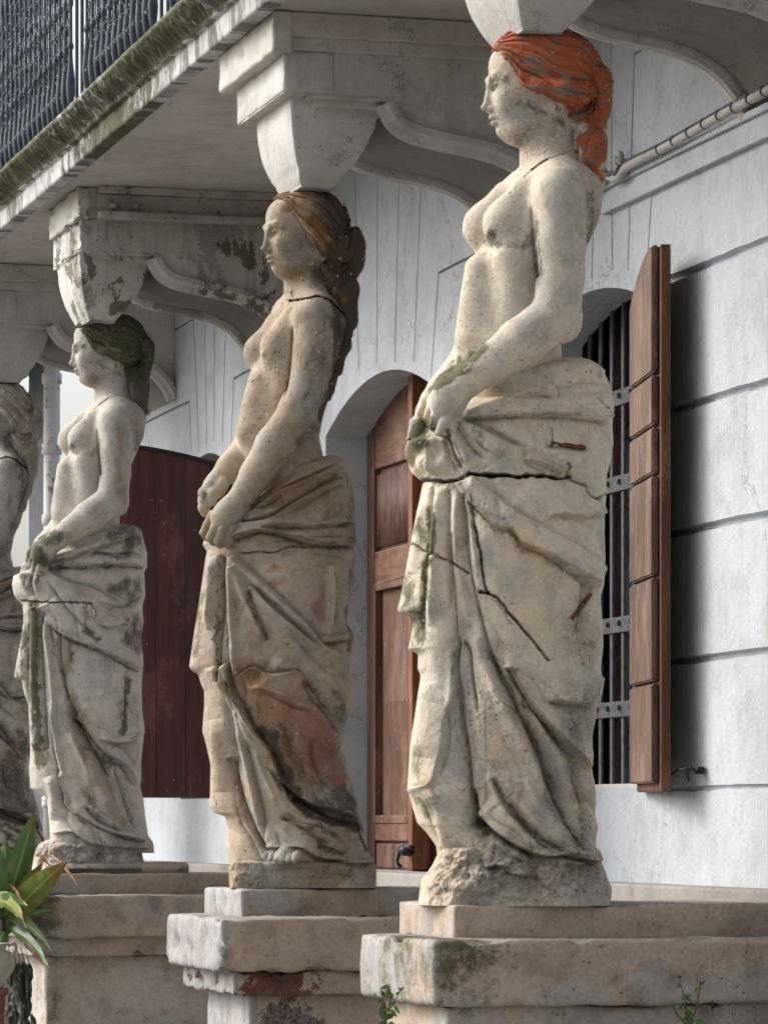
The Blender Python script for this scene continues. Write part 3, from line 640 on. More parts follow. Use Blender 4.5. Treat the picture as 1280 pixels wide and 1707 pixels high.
# rusty beam bolted along the third bracket
bm = bmesh.new(); yb_ = PEDY[2] - .385; box(bm, 2.93, WX, yb_, yb_ + .06, EYE + 2.42, EYE + 2.449); box(bm, 2.93, WX, yb_ + .03, yb_ + .06, EYE + 2.35, EYE + 2.42); box(bm, 2.93, WX, yb_ - .01, yb_ + .06, EYE + 2.325, EYE + 2.35)
for x in (2.985, 3.075): lathe(bm, (x, yb_ + .02, EYE + 2.375), [(.012, -.012), (.017, -.004), (.017, .006), (.008, .012)], 10)
nn = NT('rust_spotted_paint'); c = nn.mix(nn.step(nn.noise(8, 5), .4, .7), (.40, .375, .34), (.30, .27, .24)); c = nn.mix(nn.math('MULTIPLY', nn.step(nn.noise(26, 8, .8), .55, .63), .85), c, (.10, .04, .02)); M['rustpaint'] = nn.done(c, nn.noise(50, 5), .3, .004)
bmobj('rusty_beam', bm, M['rustpaint'], b2, bevel=.004)

# ---- cable duct on the wall
bm = bmesh.new(); cp = []
for x_, y_ in ((985, 318), (1003, 300), (1012, 292), (1020, 297), (1030, 296), (1038, 286), (1048, 276), (1100, 250), (1150, 222), (1200, 193), (1250, 166), (1300, 139), (1350, 112)): cp.append(onX(x_, y_, WX - .05))
tube(bm, [Vector(p) for p in cr(cp, 4)], .013, 10)
duct = tag(bmobj('cable_duct', bm, M['pipe'], None, True), 'pale painted cable pipe clipped along the wall above the shutter', 'pipe')
bm = bmesh.new(); tube(bm, [Vector(p) + Vector((-.004, 0, .015)) for p in cr(cp[5:], 4)], .0042, 8); tube(bm, [Vector(p) + Vector((-.012, 0, .012 + .004 * math.sin(i))) for i, p in enumerate(cr(cp[:6], 4))], .007, 8)
bmobj('cable', bm, M['cable'], duct, True)
for k in range(7, 12):
    for f_ in (0., .5):
        p = Vector(cp[k]).lerp(Vector(cp[min(k + 1, 12)]), f_); bm = bmesh.new(); d_ = (Vector(cp[k]) - Vector(cp[k - 1])).normalized()
        tube(bm, [p - d_ * .004 + Vector((0, 0, .003)), p + d_ * .004 + Vector((0, 0, .003))], .0165, 12); bmobj('clip', bm, M['cable'], duct, True)
bm = bmesh.new(); p = onX(1031, 268, WX - .04)
P = [p + Vector((0, .022 * math.cos(a / 16 * 2 * math.pi), .022 * math.sin(a / 16 * 2 * math.pi))) for a in range(17)]; tube(bm, P, .010, 8, False); box(bm, WX - .045, WX + .01, p.y - .006, p.y + .006, p.z - .006, p.z + .006)
bmobj('ring_hook', bm, M['pipe'], duct, True)

# ---- pedestals
def mossy(o, fn_m, fn_s=None):
    me = o.data; n = len(me.vertices); v = np.zeros(n * 3, np.float32); me.vertices.foreach_get('co', v); v = v.reshape(-1, 3)
    for nm, fn in (('moss', fn_m), ('soot', fn_s)):
        if fn: set_attr(me, nm, fn(v))
def blk(par, name, x0, x1, y0, y1, z0, z1, mat, amp, seed, bevel=.02, m=None, s=None, cuts=5, ex=None):
    bm = bmesh.new(); box(bm, x0, x1, y0, y1, z0, z1); o = rough_block(name, bm, mat, par, amp, 9, cuts, seed, bevel)
    mossy(o, m or (lambda v: v[:, 0] * 0), s)
    me = o.data; v = np.zeros(len(me.vertices) * 3, np.float32); me.vertices.foreach_get('co', v); v = v.reshape(-1, 3)
    for k_, fn in (ex or {}).items(): set_attr(me, k_, fn(v) * np.ones(len(v)))
    return o
g_ = lambda v, x, y, z, r: np.exp(-(((v[:, 0] - x) ** 2 + (v[:, 1] - y) ** 2 + (v[:, 2] - z) ** 2) / r ** 2))
def pedestal(i, yc, label, mats, zt, pale=True):
    pd = empty('pedestal', (3.0, yc, 0), label, 'pedestal', 'rendered pedestals under the statues')
    z1, z2, z3, z4 = zt, zt - .082, zt - .245, zt - .315
    mU = {0: lambda v: .0 * v[:, 0], 1: lambda v: .0 * v[:, 0], 2: lambda v: .6 * g_(v, 2.72, yc - .2, z2, .14), 3: lambda v: .3 + 0 * v[:, 0]}[i]
    mL = {0: lambda v: np.maximum(1.1 * g_(v, 2.66, yc - .44, z2 - .02, .17), 1.0 * g_(v, 2.6, yc - .1, z2 - .05, .30)), 1: lambda v: .0 * v[:, 0], 2: lambda v: .9 * g_(v, 2.65, yc - .4, z2 - .02, .14) + .5 * g_(v, 2.62, yc - .4, z2 - .1, .2), 3: lambda v: .3 + 0 * v[:, 0]}[i]
    sL = {0: lambda v: .45 * g_(v, 2.75, yc - .4, z2, .2), 1: lambda v: .7 * g_(v, 2.62, yc + .3, z2 - .06, .11) + .4 * g_(v, 2.7, yc + .1, z2, .2), 2: lambda v: 1.0 * g_(v, 2.62, yc - .42, z2 - .08, .13) + .6 * g_(v, 2.62, yc, z2 - .07, .25), 3: lambda v: .4 + 0 * v[:, 0]}[i]
    lime = {0: .55, 1: .95, 2: .0, 3: .2}[i]
    li = lambda x0, w=.035: (lambda v: lime * (1 / (1 + np.exp(np.clip((v[:, 0] - x0) / w * 4, -30, 30)))))
    e_ = dict(lime=li(2.745)); a = {0: .245, 1: .24}.get(i, .23); fy = .27 if i == 1 else .26; sy = .34 if i == 1 else .24
    blk(pd, 'upper_step', 2.722, WX - .1, yc - a, yc + fy, z2 - .01, z1, mats[0], .006, i, .010, mU, ex=e_)
    blk(pd, 'slab', 2.612, WX - .1, yc - .44, yc + sy, z3, z2, mats[0], .009, i + 20, .014, mL, sL, ex=dict(lime=li(2.64 if i else 2.65)))
    blk(pd, 'band', 2.66, WX - .1, yc - .40, yc + sy - .04, z4, z3 + .004, mats[0], .014 if i == 1 else .009, i + 30, .008, lambda v: .5 * (i != 1) * g_(v, 2.66, yc - .4, z3, .12), ex=dict(lime=li(2.675), brick=(lambda v: (i == 1) * 1.0 * np.exp(-((v[:, 0] - 2.79) / .12) ** 2)) ))
    blk(pd, 'shaft', 2.725, WX - .1, yc - .335, yc + sy - .1, -.6, z4 + .004, M['ped_shaft'] if i else mats[0], .006, i + 40, .014, lambda v: .55 * (i != 1) * np.exp(-((v[:, 0] - 2.76) / .05) ** 2), ex=dict(lime=li(2.75), rubble=(lambda v: (i == 1) * 1.2 * g_(v, 2.85, yc - .335, z4 - .12, .11))))
    return pd
PA = pedestal(0, PEDY[0], 'mossy-cornered pedestal slab nearest the camera under the red-haired statue', [M['ped']], ZT)
PB = pedestal(1, PEDY[1], 'broken pedestal with whitewashed end and bare red brick under the brown statue', [M['ped']], ZT)
PC = pedestal(2, PEDY[2], 'pedestal with a black mossy corner beside the broad-leaved plant', [M['ped']], ZT + .005)
blk(PC, 'footing', 2.80, 3.33, PEDY[2] - .2, PEDY[2] + .25, ZT, ZT + .045, M['ped'], .006, 81, .025)
PD = pedestal(3, PEDY[3], 'farthest pedestal, almost hidden behind the plant', [M['ped']], ZT)
# ================================================================== STATUES
def K(x, y, d): k = 1 - d / F; return CX + (x - CX) * k, HY + (y - HY) * k, d
class Vol:
    def __init__(s, x0, x1, y0, y1, d0, d1, h):
        s.h = h; s.o = np.array([x0, y0, d0], float)
        s.x = np.arange(x0, x1, h, dtype=np.float32); s.y = np.arange(y0, y1, h, dtype=np.float32); s.d = np.arange(d0, d1, h, dtype=np.float32)
        s.f = np.full((len(s.x), len(s.y), len(s.d)), 1e3, np.float32)
    def sub(s, lo, hi):
        sl = []
        for i in range(3): a = int(max(0, (lo[i] - s.o[i]) / s.h)); b = int(max(0, (hi[i] - s.o[i]) / s.h + 2)); sl.append(slice(a, b))
        X, Y, D = np.meshgrid(s.x[sl[0]], s.y[sl[1]], s.d[sl[2]], indexing='ij', sparse=True); return tuple(sl), X, Y, D
    def comb(s, sl, g, k, mode):
        f = s.f[sl]
        if f.size == 0: return
        if mode == 'add':
            if k <= 0: s.f[sl] = np.minimum(f, g); return
            h = np.maximum(k - np.abs(f - g), 0) / k; s.f[sl] = np.minimum(f, g) - h * h * k * .25
        else:
            g = -g
            if k <= 0: s.f[sl] = np.maximum(f, g); return
            h = np.maximum(k - np.abs(f - g), 0) / k; s.f[sl] = np.maximum(f, g) + h * h * k * .25
    def ell(s, c, r, k=6, mode='add', rot=None):
        m = max(r) + k + 6 if rot is not None else None
        pad = k + 6; lo = [c[i] - (m or r[i] + pad) for i in range(3)]; hi = [c[i] + (m or r[i] + pad) for i in range(3)]
        sl, X, Y, D = s.sub(lo, hi); x, y, d = X - c[0], Y - c[1], D - c[2]
        if rot is not None: (x, y, d) = (rot[0][0] * x + rot[0][1] * y + rot[0][2] * d, rot[1][0] * x + rot[1][1] * y + rot[1][2] * d, rot[2][0] * x + rot[2][1] * y + rot[2][2] * d)
        q = np.sqrt((x / r[0]) ** 2 + (y / r[1]) ** 2 + (d / r[2]) ** 2); q2 = np.sqrt((x / r[0] ** 2) ** 2 + (y / r[1] ** 2) ** 2 + (d / r[2] ** 2) ** 2) + 1e-6
        s.comb(sl, (q * (q - 1) / q2).astype(np.float32), k, mode)
    def cone(s, a, b, ra, rb, k=6, mode='add'):
        a, b = np.array(a, float), np.array(b, float); m = max(ra, rb) + k + 6; lo = np.minimum(a, b) - m; hi = np.maximum(a, b) + m
        sl, X, Y, D = s.sub(lo, hi); ab = b - a; L = ab @ ab + 1e-9
        t = np.clip(((X - a[0]) * ab[0] + (Y - a[1]) * ab[1] + (D - a[2]) * ab[2]) / L, 0, 1)
        g = np.sqrt((X - a[0] - t * ab[0]) ** 2 + (Y - a[1] - t * ab[1]) ** 2 + (D - a[2] - t * ab[2]) ** 2) - (ra + (rb - ra) * t)
        s.comb(sl, g.astype(np.float32), k, mode)
    def chain(s, pts, rs, k=6, mode='add'):
        for i in range(len(pts) - 1): s.cone(pts[i], pts[i + 1], rs[i], rs[i + 1], k, mode)
    def torso(s, rows, al, k=14, p=2.3):
        rows = np.array(rows, float); y0, y1 = rows[0, 0], rows[-1, 0]
        sl, X, Y, D = s.sub((-1e5, y0 - 15, -1e5), (1e5, y1 + 15, 1e5)); yy = np.clip(Y[0, :, 0], y0, y1)
        def ip(c):
            v = np.interp(yy, rows[:, 0], rows[:, c]); kk = np.ones(9) / 9; return np.convolve(np.pad(v, 4, 'edge'), kk, 'valid')[None, :, None]
        cx, a, b, dc = ip(1), ip(2), ip(3), ip(4); ca, sa = math.cos(al), math.sin(al)
        u = (X - cx) * -ca + (D - dc) * sa; v = (X - cx) * sa + (D - dc) * ca
        q = (np.abs(u / a) ** p + np.abs(v / b) ** p) ** (1 / p); g = (q - 1) * np.minimum(a, b)
        g = np.maximum(g, np.maximum(y0 - Y, Y - y1)); s.comb(sl, g.astype(np.float32), k, 'add')
    def nets(s, disp=None):
        if disp is not None:
            near = np.abs(s.f) < 7; ii = np.nonzero(near); P = np.stack([s.x[ii[0]], s.y[ii[1]], s.d[ii[2]]], -1); s.f[ii] -= disp(P)
        f = s.f; ins = f < 0; c = ins[:-1, :-1, :-1].astype(np.int8)
        for a in (0, 1):
            for b in (0, 1):
                for d in (0, 1):
                    if a + b + d: c = c + ins[a:a + c.shape[0], b:b + c.shape[1], d:d + c.shape[2]]
        act = (c > 0) & (c < 8); idx = np.full(act.shape, -1, np.int32); ii = np.nonzero(act); n = len(ii[0]); idx[ii] = np.arange(n)
        acc = np.zeros((n, 3)); cnt = np.zeros(n)
        co8 = [(a, b, d) for a in (0, 1) for b in (0, 1) for d in (0, 1)]
        val = {k_: f[ii[0] + k_[0], ii[1] + k_[1], ii[2] + k_[2]] for k_ in co8}
        for p in co8:
            for ax in range(3):
                if p[ax]: continue
                q = list(p); q[ax] = 1; q = tuple(q); a, b = val[p], val[q]; m = (a < 0) != (b < 0); t = np.where(m, a / np.where(m, a - b, 1), 0)
                for j in range(3): acc[:, j] += m * (p[j] + (t if j == ax else 0))
                cnt += m
        v = acc / cnt[:, None] + np.stack(ii, -1); v = v * s.h + s.o; quads = []
        for ax in range(3):
            o1, o2 = (ax + 1) % 3, (ax + 2) % 3; sl = [slice(1, -1)] * 3; sl[ax] = slice(0, -1); a = ins[tuple(sl)]; sl[ax] = slice(1, None); b = ins[tuple(sl)]
            # edge from p to p+ax ; cells around: p, p-o1, p-o2, p-o1-o2
            e = np.nonzero(a != b); p = [e[0] + 1, e[1] + 1, e[2] + 1]; p[ax] = e[ax]
            def cell(d1, d2): q = list(p); q[o1] = q[o1] - d1; q[o2] = q[o2] - d2; return idx[tuple(q)]
            Q = np.stack([cell(0, 0), cell(1, 0), cell(1, 1), cell(0, 1)], -1); fl = a[e]; Q[~fl] = Q[~fl][:, ::-1]; quads.append(Q)
        q = np.concatenate(quads); q = q[(q >= 0).all(1)]; return v, q[:, ::-1]

def unsharp(a, r, k):
    ker = np.exp(-(np.arange(-2 * r, 2 * r + 1) / r) ** 2.); ker /= ker.sum(); b = a.astype(np.float64)
    b = np.apply_along_axis(lambda v: np.convolve(np.pad(v, 2 * r, 'edge'), ker, 'valid'), 0, b); b = np.apply_along_axis(lambda v: np.convolve(np.pad(v, 2 * r, 'edge'), ker, 'valid'), 1, b)
    return (a + k * (a - b)).astype(np.float32)
def fan(rl, cx, cy, n, a, r0, t0, t1, holes=()):       # pleats that radiate from the gathering hand
    X, Y = np.meshgrid(np.arange(rl.w) + rl.x0, np.arange(rl.hh) + rl.y0); th = np.arctan2(Y - cy, X - cx); r = np.hypot(X - cx, Y - cy)
    P = np.stack([X * .006, Y * .006, X * 0 + 5.], -1); ph = n * th + 3.2 * fbm(P, 3) + r * .0022
    v = np.abs(np.sin(ph * math.pi)); g = v ** .55 - .62; am = .55 + .9 * (fbm(P * 2.3 + 9, 3) - .25)
    w = np.clip((r - r0) / (r0 * 1.6), 0, 1) * np.clip((th - t0) / .2, 0, 1) * np.clip((t1 - th) / .2, 0, 1) * (Y > cy - 40)
    for hx, hy, rx, ry in holes: w = w * (1 - np.exp(-(((X - hx) / rx) ** 2 + ((Y - hy) / ry) ** 2) ** 2))
    rl.h += (a * g * am * w).astype(np.float32)
class Relief:                              # 2-D sheet over the statue's front, 1 px cells: height + paint masks
    NAMES = ('moss', 'soot', 'warm', 'pink', 'pale', 'red', 'ochre', 'crack', 'rust', 'rough')
    def __init__(s, x0, x1, y0, y1, dep):
        s.x0, s.y0 = x0, y0; s.w, s.hh = int(x1 - x0), int(y1 - y0); s.h = np.zeros((s.hh, s.w), np.float32); s.m = {n: np.zeros((s.hh, s.w), np.float32) for n in s.NAMES}; s.dep = dep
    def fix(s, p):                         # photo pixel of a surface at depth dep -> plane pixel
        d = s.dep(p[0], p[1]); k = 1 - d / F; return (CX + (p[0] - CX) * k, HY + (p[1] - HY) * k)
    def field(s, pts, mar, smooth=True):
        pts = [s.fix(p) for p in pts]; P = cr(pts, 5) if smooth and len(pts) > 2 else [np.array(p, float) for p in pts]; P = np.array(P)
        a0 = int(max(0, P[:, 0].min() - mar - s.x0)); a1 = int(min(s.w, P[:, 0].max() + mar - s.x0)); b0 = int(max(0, P[:, 1].min() - mar - s.y0)); b1 = int(min(s.hh, P[:, 1].max() + mar - s.y0))
        if a1 <= a0 or b1 <= b0: return None
        X, Y = np.meshgrid(np.arange(a0, a1) + s.x0, np.arange(b0, b1) + s.y0); best = np.full(X.shape, 1e9); sg = np.zeros(X.shape); tt = np.zeros(X.shape)
        L = np.concatenate([[0], np.cumsum(np.hypot(*np.diff(P, axis=0).T))]); L /= L[-1]
        for i in range(len(P) - 1):
            ax, ay = P[i]; bx, by = P[i + 1]; ex, ey = bx - ax, by - ay; l2 = ex * ex + ey * ey + 1e-9; t = np.clip(((X - ax) * ex + (Y - ay) * ey) / l2, 0, 1)
            dx, dy = X - ax - t * ex, Y - ay - t * ey; d = np.hypot(dx, dy); m = d < best; best = np.where(m, d, best); sg = np.where(m, np.sign(ex * dy - ey * dx), sg); tt = np.where(m, L[i] + t * (L[i + 1] - L[i]), tt)
        return (slice(b0, b1), slice(a0, a1)), best, sg, tt
    def tap(s, t, e): return np.clip(t / e[0], 0, 1) ** .7 * np.clip((1 - t) / e[1], 0, 1) ** .7 if e else 1
    def ridge(s, pts, w, a, e=(.15, .15)):
        r = s.field(pts, w * 3)
        if r: sl, d, sg, t = r; s.h[sl] += a * np.exp(-(d / w) ** 2) * s.tap(t, e)
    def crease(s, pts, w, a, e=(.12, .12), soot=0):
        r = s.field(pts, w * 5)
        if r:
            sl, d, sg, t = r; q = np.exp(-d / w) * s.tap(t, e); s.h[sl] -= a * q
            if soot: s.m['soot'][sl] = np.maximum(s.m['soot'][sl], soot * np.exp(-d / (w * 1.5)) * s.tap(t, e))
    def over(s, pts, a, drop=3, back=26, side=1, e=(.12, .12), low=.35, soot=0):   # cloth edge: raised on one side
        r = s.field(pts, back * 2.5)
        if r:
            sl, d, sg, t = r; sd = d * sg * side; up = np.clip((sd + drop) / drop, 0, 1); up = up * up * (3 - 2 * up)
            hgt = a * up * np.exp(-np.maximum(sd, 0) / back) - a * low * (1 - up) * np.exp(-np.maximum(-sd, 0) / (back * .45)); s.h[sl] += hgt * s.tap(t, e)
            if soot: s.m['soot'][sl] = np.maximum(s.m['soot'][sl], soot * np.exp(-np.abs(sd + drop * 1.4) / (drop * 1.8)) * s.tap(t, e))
    def crack(s, pts, w=1.6, a=9, jag=2.5, v=1.):
        pts = [np.array(p, float) for p in pts]; out = [pts[0]]
        for p, q in zip(pts, pts[1:]):
            n = max(1, int(np.hypot(*(q - p)) / 9))
            for i in range(1, n + 1): out.append(p + (q - p) * i / n + (np.array([random.uniform(-jag, jag), random.uniform(-jag, jag)]) if i < n else 0))
        r = s.field(out, w * 6, False)
        if r: sl, d, sg, t = r; wv = w * (.35 + 1.3 * vnoise(np.stack([t * 37, t * 0 + len(pts), t * 0 + w], -1))); q = np.clip(1.3 - d / wv, 0, 1); s.h[sl] -= a * q + .35 * a * np.exp(-(d / (w * 4)) ** 2) * vnoise(np.stack([t * 60, t * 0 + 3, d * .1], -1)); s.m['crack'][sl] = np.maximum(s.m['crack'][sl], q * v)
    def blob(s, name, x, y, rx, ry=None, v=1., ang=0):
        ry = ry or rx; x, y = s.fix((x, y)); R_ = int(max(rx, ry) * 2.6); a0, a1 = int(max(0, x - R_ - s.x0)), int(min(s.w, x + R_ - s.x0)); b0, b1 = int(max(0, y - R_ - s.y0)), int(min(s.hh, y + R_ - s.y0))
        if a1 <= a0 or b1 <= b0: return
        X, Y = np.meshgrid(np.arange(a0, a1) + s.x0 - x, np.arange(b0, b1) + s.y0 - y); c, n_ = math.cos(ang), math.sin(ang); U, V = (X * c + Y * n_) / rx, (-X * n_ + Y * c) / ry
        q = v * np.exp(-(U * U + V * V)); t = s.m[name] if name != 'h' else s.h
        if name == 'h': t[b0:b1, a0:a1] += q
        else: t[b0:b1, a0:a1] = np.maximum(t[b0:b1, a0:a1], q) if v > 0 else np.maximum(0, t[b0:b1, a0:a1] + q)
    def stroke(s, name, pts, w, v=1.):
        r = s.field(pts, w * 2.6)
        if r: sl, d, sg, t = r; q = v * np.exp(-(d / w) ** 2); s.m[name][sl] = np.maximum(s.m[name][sl], q)
    def at(s, arr, x, y):
        fx = np.clip(x - s.x0, 0, s.w - 1.001); fy = np.clip(y - s.y0, 0, s.hh - 1.001); i = fx.astype(int); j = fy.astype(int); fx -= i; fy -= j; i1 = np.minimum(i + 1, s.w - 1); j1 = np.minimum(j + 1, s.hh - 1)
        return (arr[j, i] * (1 - fx) + arr[j, i1] * fx) * (1 - fy) + (arr[j1, i] * (1 - fx) + arr[j1, i1] * fx) * fy

def loft(rl, Lp, Rp, Dp, y0, y1, dy, nn, nf, p=2.3, rough=1.2, rsc=.05, top=10, seed=0, relief=1.0, dc=0, slope=None):
    ys = np.arange(y0, y1 + dy, dy); Lp, Rp, Dp = (np.array(sorted(q), float) for q in (Lp, Rp, Dp))
    sm = lambda v, k=3: np.convolve(np.pad(v, k // 2, 'edge'), np.ones(k) / k, 'valid')
    L0 = sm(np.interp(ys, Lp[:, 0], Lp[:, 1])); R0 = sm(np.interp(ys, Rp[:, 0], Rp[:, 1])); kk = 2 * int(22 / dy) + 1; L = sm(sm(L0, kk), kk); Rr = sm(sm(R0, kk), kk); D = sm(np.interp(ys, Dp[:, 0], Dp[:, 1]), 41)
    th = np.concatenate([np.linspace(0, math.pi, nn, endpoint=False), np.linspace(math.pi, 2 * math.pi, nf, endpoint=False)])
    c, s_ = np.cos(th), np.sin(th); cc = np.sign(c) * np.abs(c) ** (2 / p); ss = np.sign(s_) * np.abs(s_) ** (2 / p)
    cx, w = ((L + Rr) / 2)[:, None], ((Rr - L) / 2)[:, None]; capf = np.ones(len(ys)); 
    if top: capf = np.sqrt(np.clip(1 - (1 - np.clip((ys - y0) / top, 0, 1)) ** 2, 0.0004, 1))
    x = cx + w * cc[None] * (.6 + .4 * capf[:, None]) + (L0 - L)[:, None] * (np.clip(-c, 0, 1) ** 5)[None] + (R0 - Rr)[:, None] * (np.clip(c, 0, 1) ** 5)[None]; d = D[:, None] * ss[None] * capf[:, None]; y = np.repeat(ys[:, None], len(th), 1)
    nx = np.sign(c) * np.abs(c) ** (2 - 2 / p) / w; nd = np.sign(s_) * np.abs(s_) ** (2 - 2 / p) / D[:, None]; ln = np.hypot(nx, nd) + 1e-9; nx, nd = nx / ln, nd / ln
    P = np.stack([x, y, d], -1)
    hgt = rl.at(rl.h, x, y) * relief * np.where(d < -10, .55, 1)
    hgt += (fbm(P * rsc + seed, 4) - .5) * 2 * rough * (1 + 5 * rl.at(rl.m['rough'], x, y))
    if slope: P[..., 1] += np.clip(slope[0] - P[..., 0], 0, 400) * slope[1] * np.exp(-(P[..., 1] - y0) / slope[2])
    hgt *= .3 + .7 * np.clip(np.abs(nd) * 1.6, 0, 1); hgt = np.minimum(hgt, 3 + 26 * np.abs(nd))
    P[..., 0] += nx * hgt * np.clip(np.abs(nd) * 2 + .25, 0, 1); P[..., 2] += nd * hgt; P[..., 2] += dc
    a, b = P.shape[:2]; idx = np.arange(a * b).reshape(a, b); idx = np.concatenate([idx, idx[:, :1]], 1)
    q = np.stack([idx[:-1, :-1], idx[1:, :-1], idx[1:, 1:], idx[:-1, 1:]], -1).reshape(-1, 4)
    v = P.reshape(-1, 3); n0 = len(v); v = np.concatenate([v, [[cx[0, 0], ys[0], dc], [cx[-1, 0], ys[-1], dc]]])
    t0 = np.stack([idx[0, 1:], np.full(b, n0), np.full(b, n0), idx[0, :-1]], -1); t1 = np.stack([idx[-1, :-1], np.full(b, n0 + 1), np.full(b, n0 + 1), idx[-1, 1:]], -1)
    return v, q, (t0[:, [0, 1, 3]], t1[:, [0, 1, 3]])

def head(V, O, al, sc, tilt=0.):
    ca, sa = math.cos(al), math.sin(al); ct, st = math.cos(tilt), math.sin(tilt)
    fu, fv = np.array([-ca, 0, sa]), np.array([sa, 0, ca]); fw = np.array([0, -1., 0]); fu, fw = fu * ct + fw * st, fw * ct - fu * st
    rot = np.array([fu, fv, fw]); O = np.array(O, float)
    def T(u, v, w): return O + sc * (fu * u + fv * v + fw * w)
    E = lambda c, r, k=6, mode='add': V.ell(T(*c), [x * sc for x in r], k * sc, mode, rot)
    C = lambda a, b, ra, rb, k=4, mode='add': V.cone(T(*a), T(*b), ra * sc, rb * sc, k * sc, mode)
    E((-8, 0, 25), (84, 62, 70), 10); E((34, 0, -8), (56, 51, 84), 12); E((46, 0, 36), (46, 46, 44), 12)
    E((28, 0, -52), (46, 41, 32), 16); E((58, 0, -70), (17, 16, 14), 14)
    for s in (-1, 1):
        C((-12, s * 46, -40), (45, s * 22, -74), 13, 12, 22)                 # jaw line
        E((56, s * 29, -24), (24, 19, 24), 16)                             # cheek
        E((92, s * 22, -2), (15, 14.5, 9), 9, 'sub')                        # socket
        E((69, s * 23.5, -2), (11.5, 12, 9.5), 2)                           # eyeball
        up = [(79, s * 11, -3), (83.5, s * 18, 3), (82, s * 26, 4.5), (74, s * 35, -1)]
        for a, b in zip(up, up[1:]): C(a, b, 2.4, 2.4, 2)
        lo = [(79, s * 11, -4), (80, s * 18, -8.5), (78, s * 26, -9), (72, s * 34, -4)]
        for a, b in zip(lo, lo[1:]): C(a, b, 1.8, 1.8, 2.5)
        br = [(90, s * 7, 7), (90, s * 16, 14), (84, s * 29, 16), (73, s * 40, 9)]
        for a, b in zip(br, br[1:]): C(a, b, 3.2, 2.8, 10)
        E((86, s * 8.5, -37), (7, 5, 5.5), 3.5)                             # nostril wing
        E((89, s * 5.2, -42.5), (3.2, 2, 2.4), 2, 'sub')
        C((74, s * 17, -54), (68, s * 21, -56), 2, 1.4, 3, 'sub')
        E((-18, s * 50, -40), (10, 7, 17), 3); E((-16, s * 56, -38), (5, 4, 10), 3, 'sub')
    C((88, 0, 10), (94, 0, -30), 6, 6.5, 8); E((97, 0, -33), (7, 6.5, 6), 4)
    C((86, 0, -41), (84, 0, -46), 4, 5, 5)
    E((82, 0, -49.5), (8.5, 15, 4.3), 3); E((79.5, 0, -59.5), (8.5, 12.5, 4.8), 3); E((90, 0, -54.2), (10, 15, 1.5), 1.6, 'sub')
    E((84, 0, -67), (9, 12, 4), 5, 'sub')
    return T

def finish(name, v, q, org, s, rl, mat, par, masks, tris=(), extra=None):
    # plane pixels -> metres, local to the statue's foot
    x = (v[:, 0] - org[0]) / s; h = (org[1] - v[:, 1]) / s; d = -v[:, 2] / s
    w = np.stack([x * CT + d * ST, d * CT - x * ST, h], -1)
    if len(tris):
        me = bpy.data.meshes.new(name); F_ = [tuple(map(int, f)) for f in q] + [tuple(map(int, f)) for t in tris for f in t]; me.from_pydata(w.tolist(), [], F_); me.polygons.foreach_set('use_smooth', [True] * len(me.polygons))
    else: me = raw_mesh(name, w, q)
    wx = v[:, 0] + (fbm(v * .045 + 3, 4) - .5) * 34; wy = v[:, 1] + (fbm(v * .045 + 31, 4) - .5) * 34; br = .45 + 1.15 * fbm(v * np.array([.035, .02, .035]) + 60, 4)
    for n_, arr in masks.items(): set_attr(me, n_, (rl.at(arr, v[:, 0], v[:, 1]) if n_ in ('crack', 'rust', 'rough') else rl.at(arr, wx, wy) * (br if n_ != 'red' else 1)) if isinstance(arr, np.ndarray) and arr.ndim == 2 else (arr(v) if callable(arr) else np.full(len(v), arr)))
    me.materials.append(mat); o = bpy.data.objects.new(name, me); COL.objects.link(o); o.parent = par; return o

def hair_disp(yT, yB, amp, nb, nf, wav=3., sd=0, vert=None):
    yT, yB = np.array(yT, float), np.array(yB, float)
    def f(P0):
        P = P0.astype(np.float64)
        a = np.interp(P[:, 0], yT[:, 0], yT[:, 1]); b = np.interp(P[:, 0], yB[:, 0], yB[:, 1]); q = (P[:, 1] - a) / np.maximum(b - a, 20)
        q = q + .035 * wav * np.sin(P[:, 0] / 17. + sd) + .02 * wav * np.sin(P[:, 0] / 33. + 1) + .10 * (vnoise(P * .022 + sd) - .5)
        if vert: w_ = np.clip((P[:, 0] - vert[0]) / vert[2] + np.clip((P[:, 1] - vert[1]) / vert[2], 0, 9), 0, 1); q = q * (1 - w_) + w_ * (P[:, 0] * .8 + P[:, 2] * .45 + 5 * np.sin(P[:, 1] / 19.)) / 95.
        s1 = 1 - np.abs(np.sin(math.pi * nb * q)) ; s2 = 1 - np.abs(np.sin(math.pi * nf * q + 2 * vnoise(P * .05)))
        return (amp * (.5 - s1 ** 1.6 * 1.3) + amp * .45 * (.5 - s2) + (vnoise(P * .16) - .5) * amp * .4).astype(np.float32)
    return f

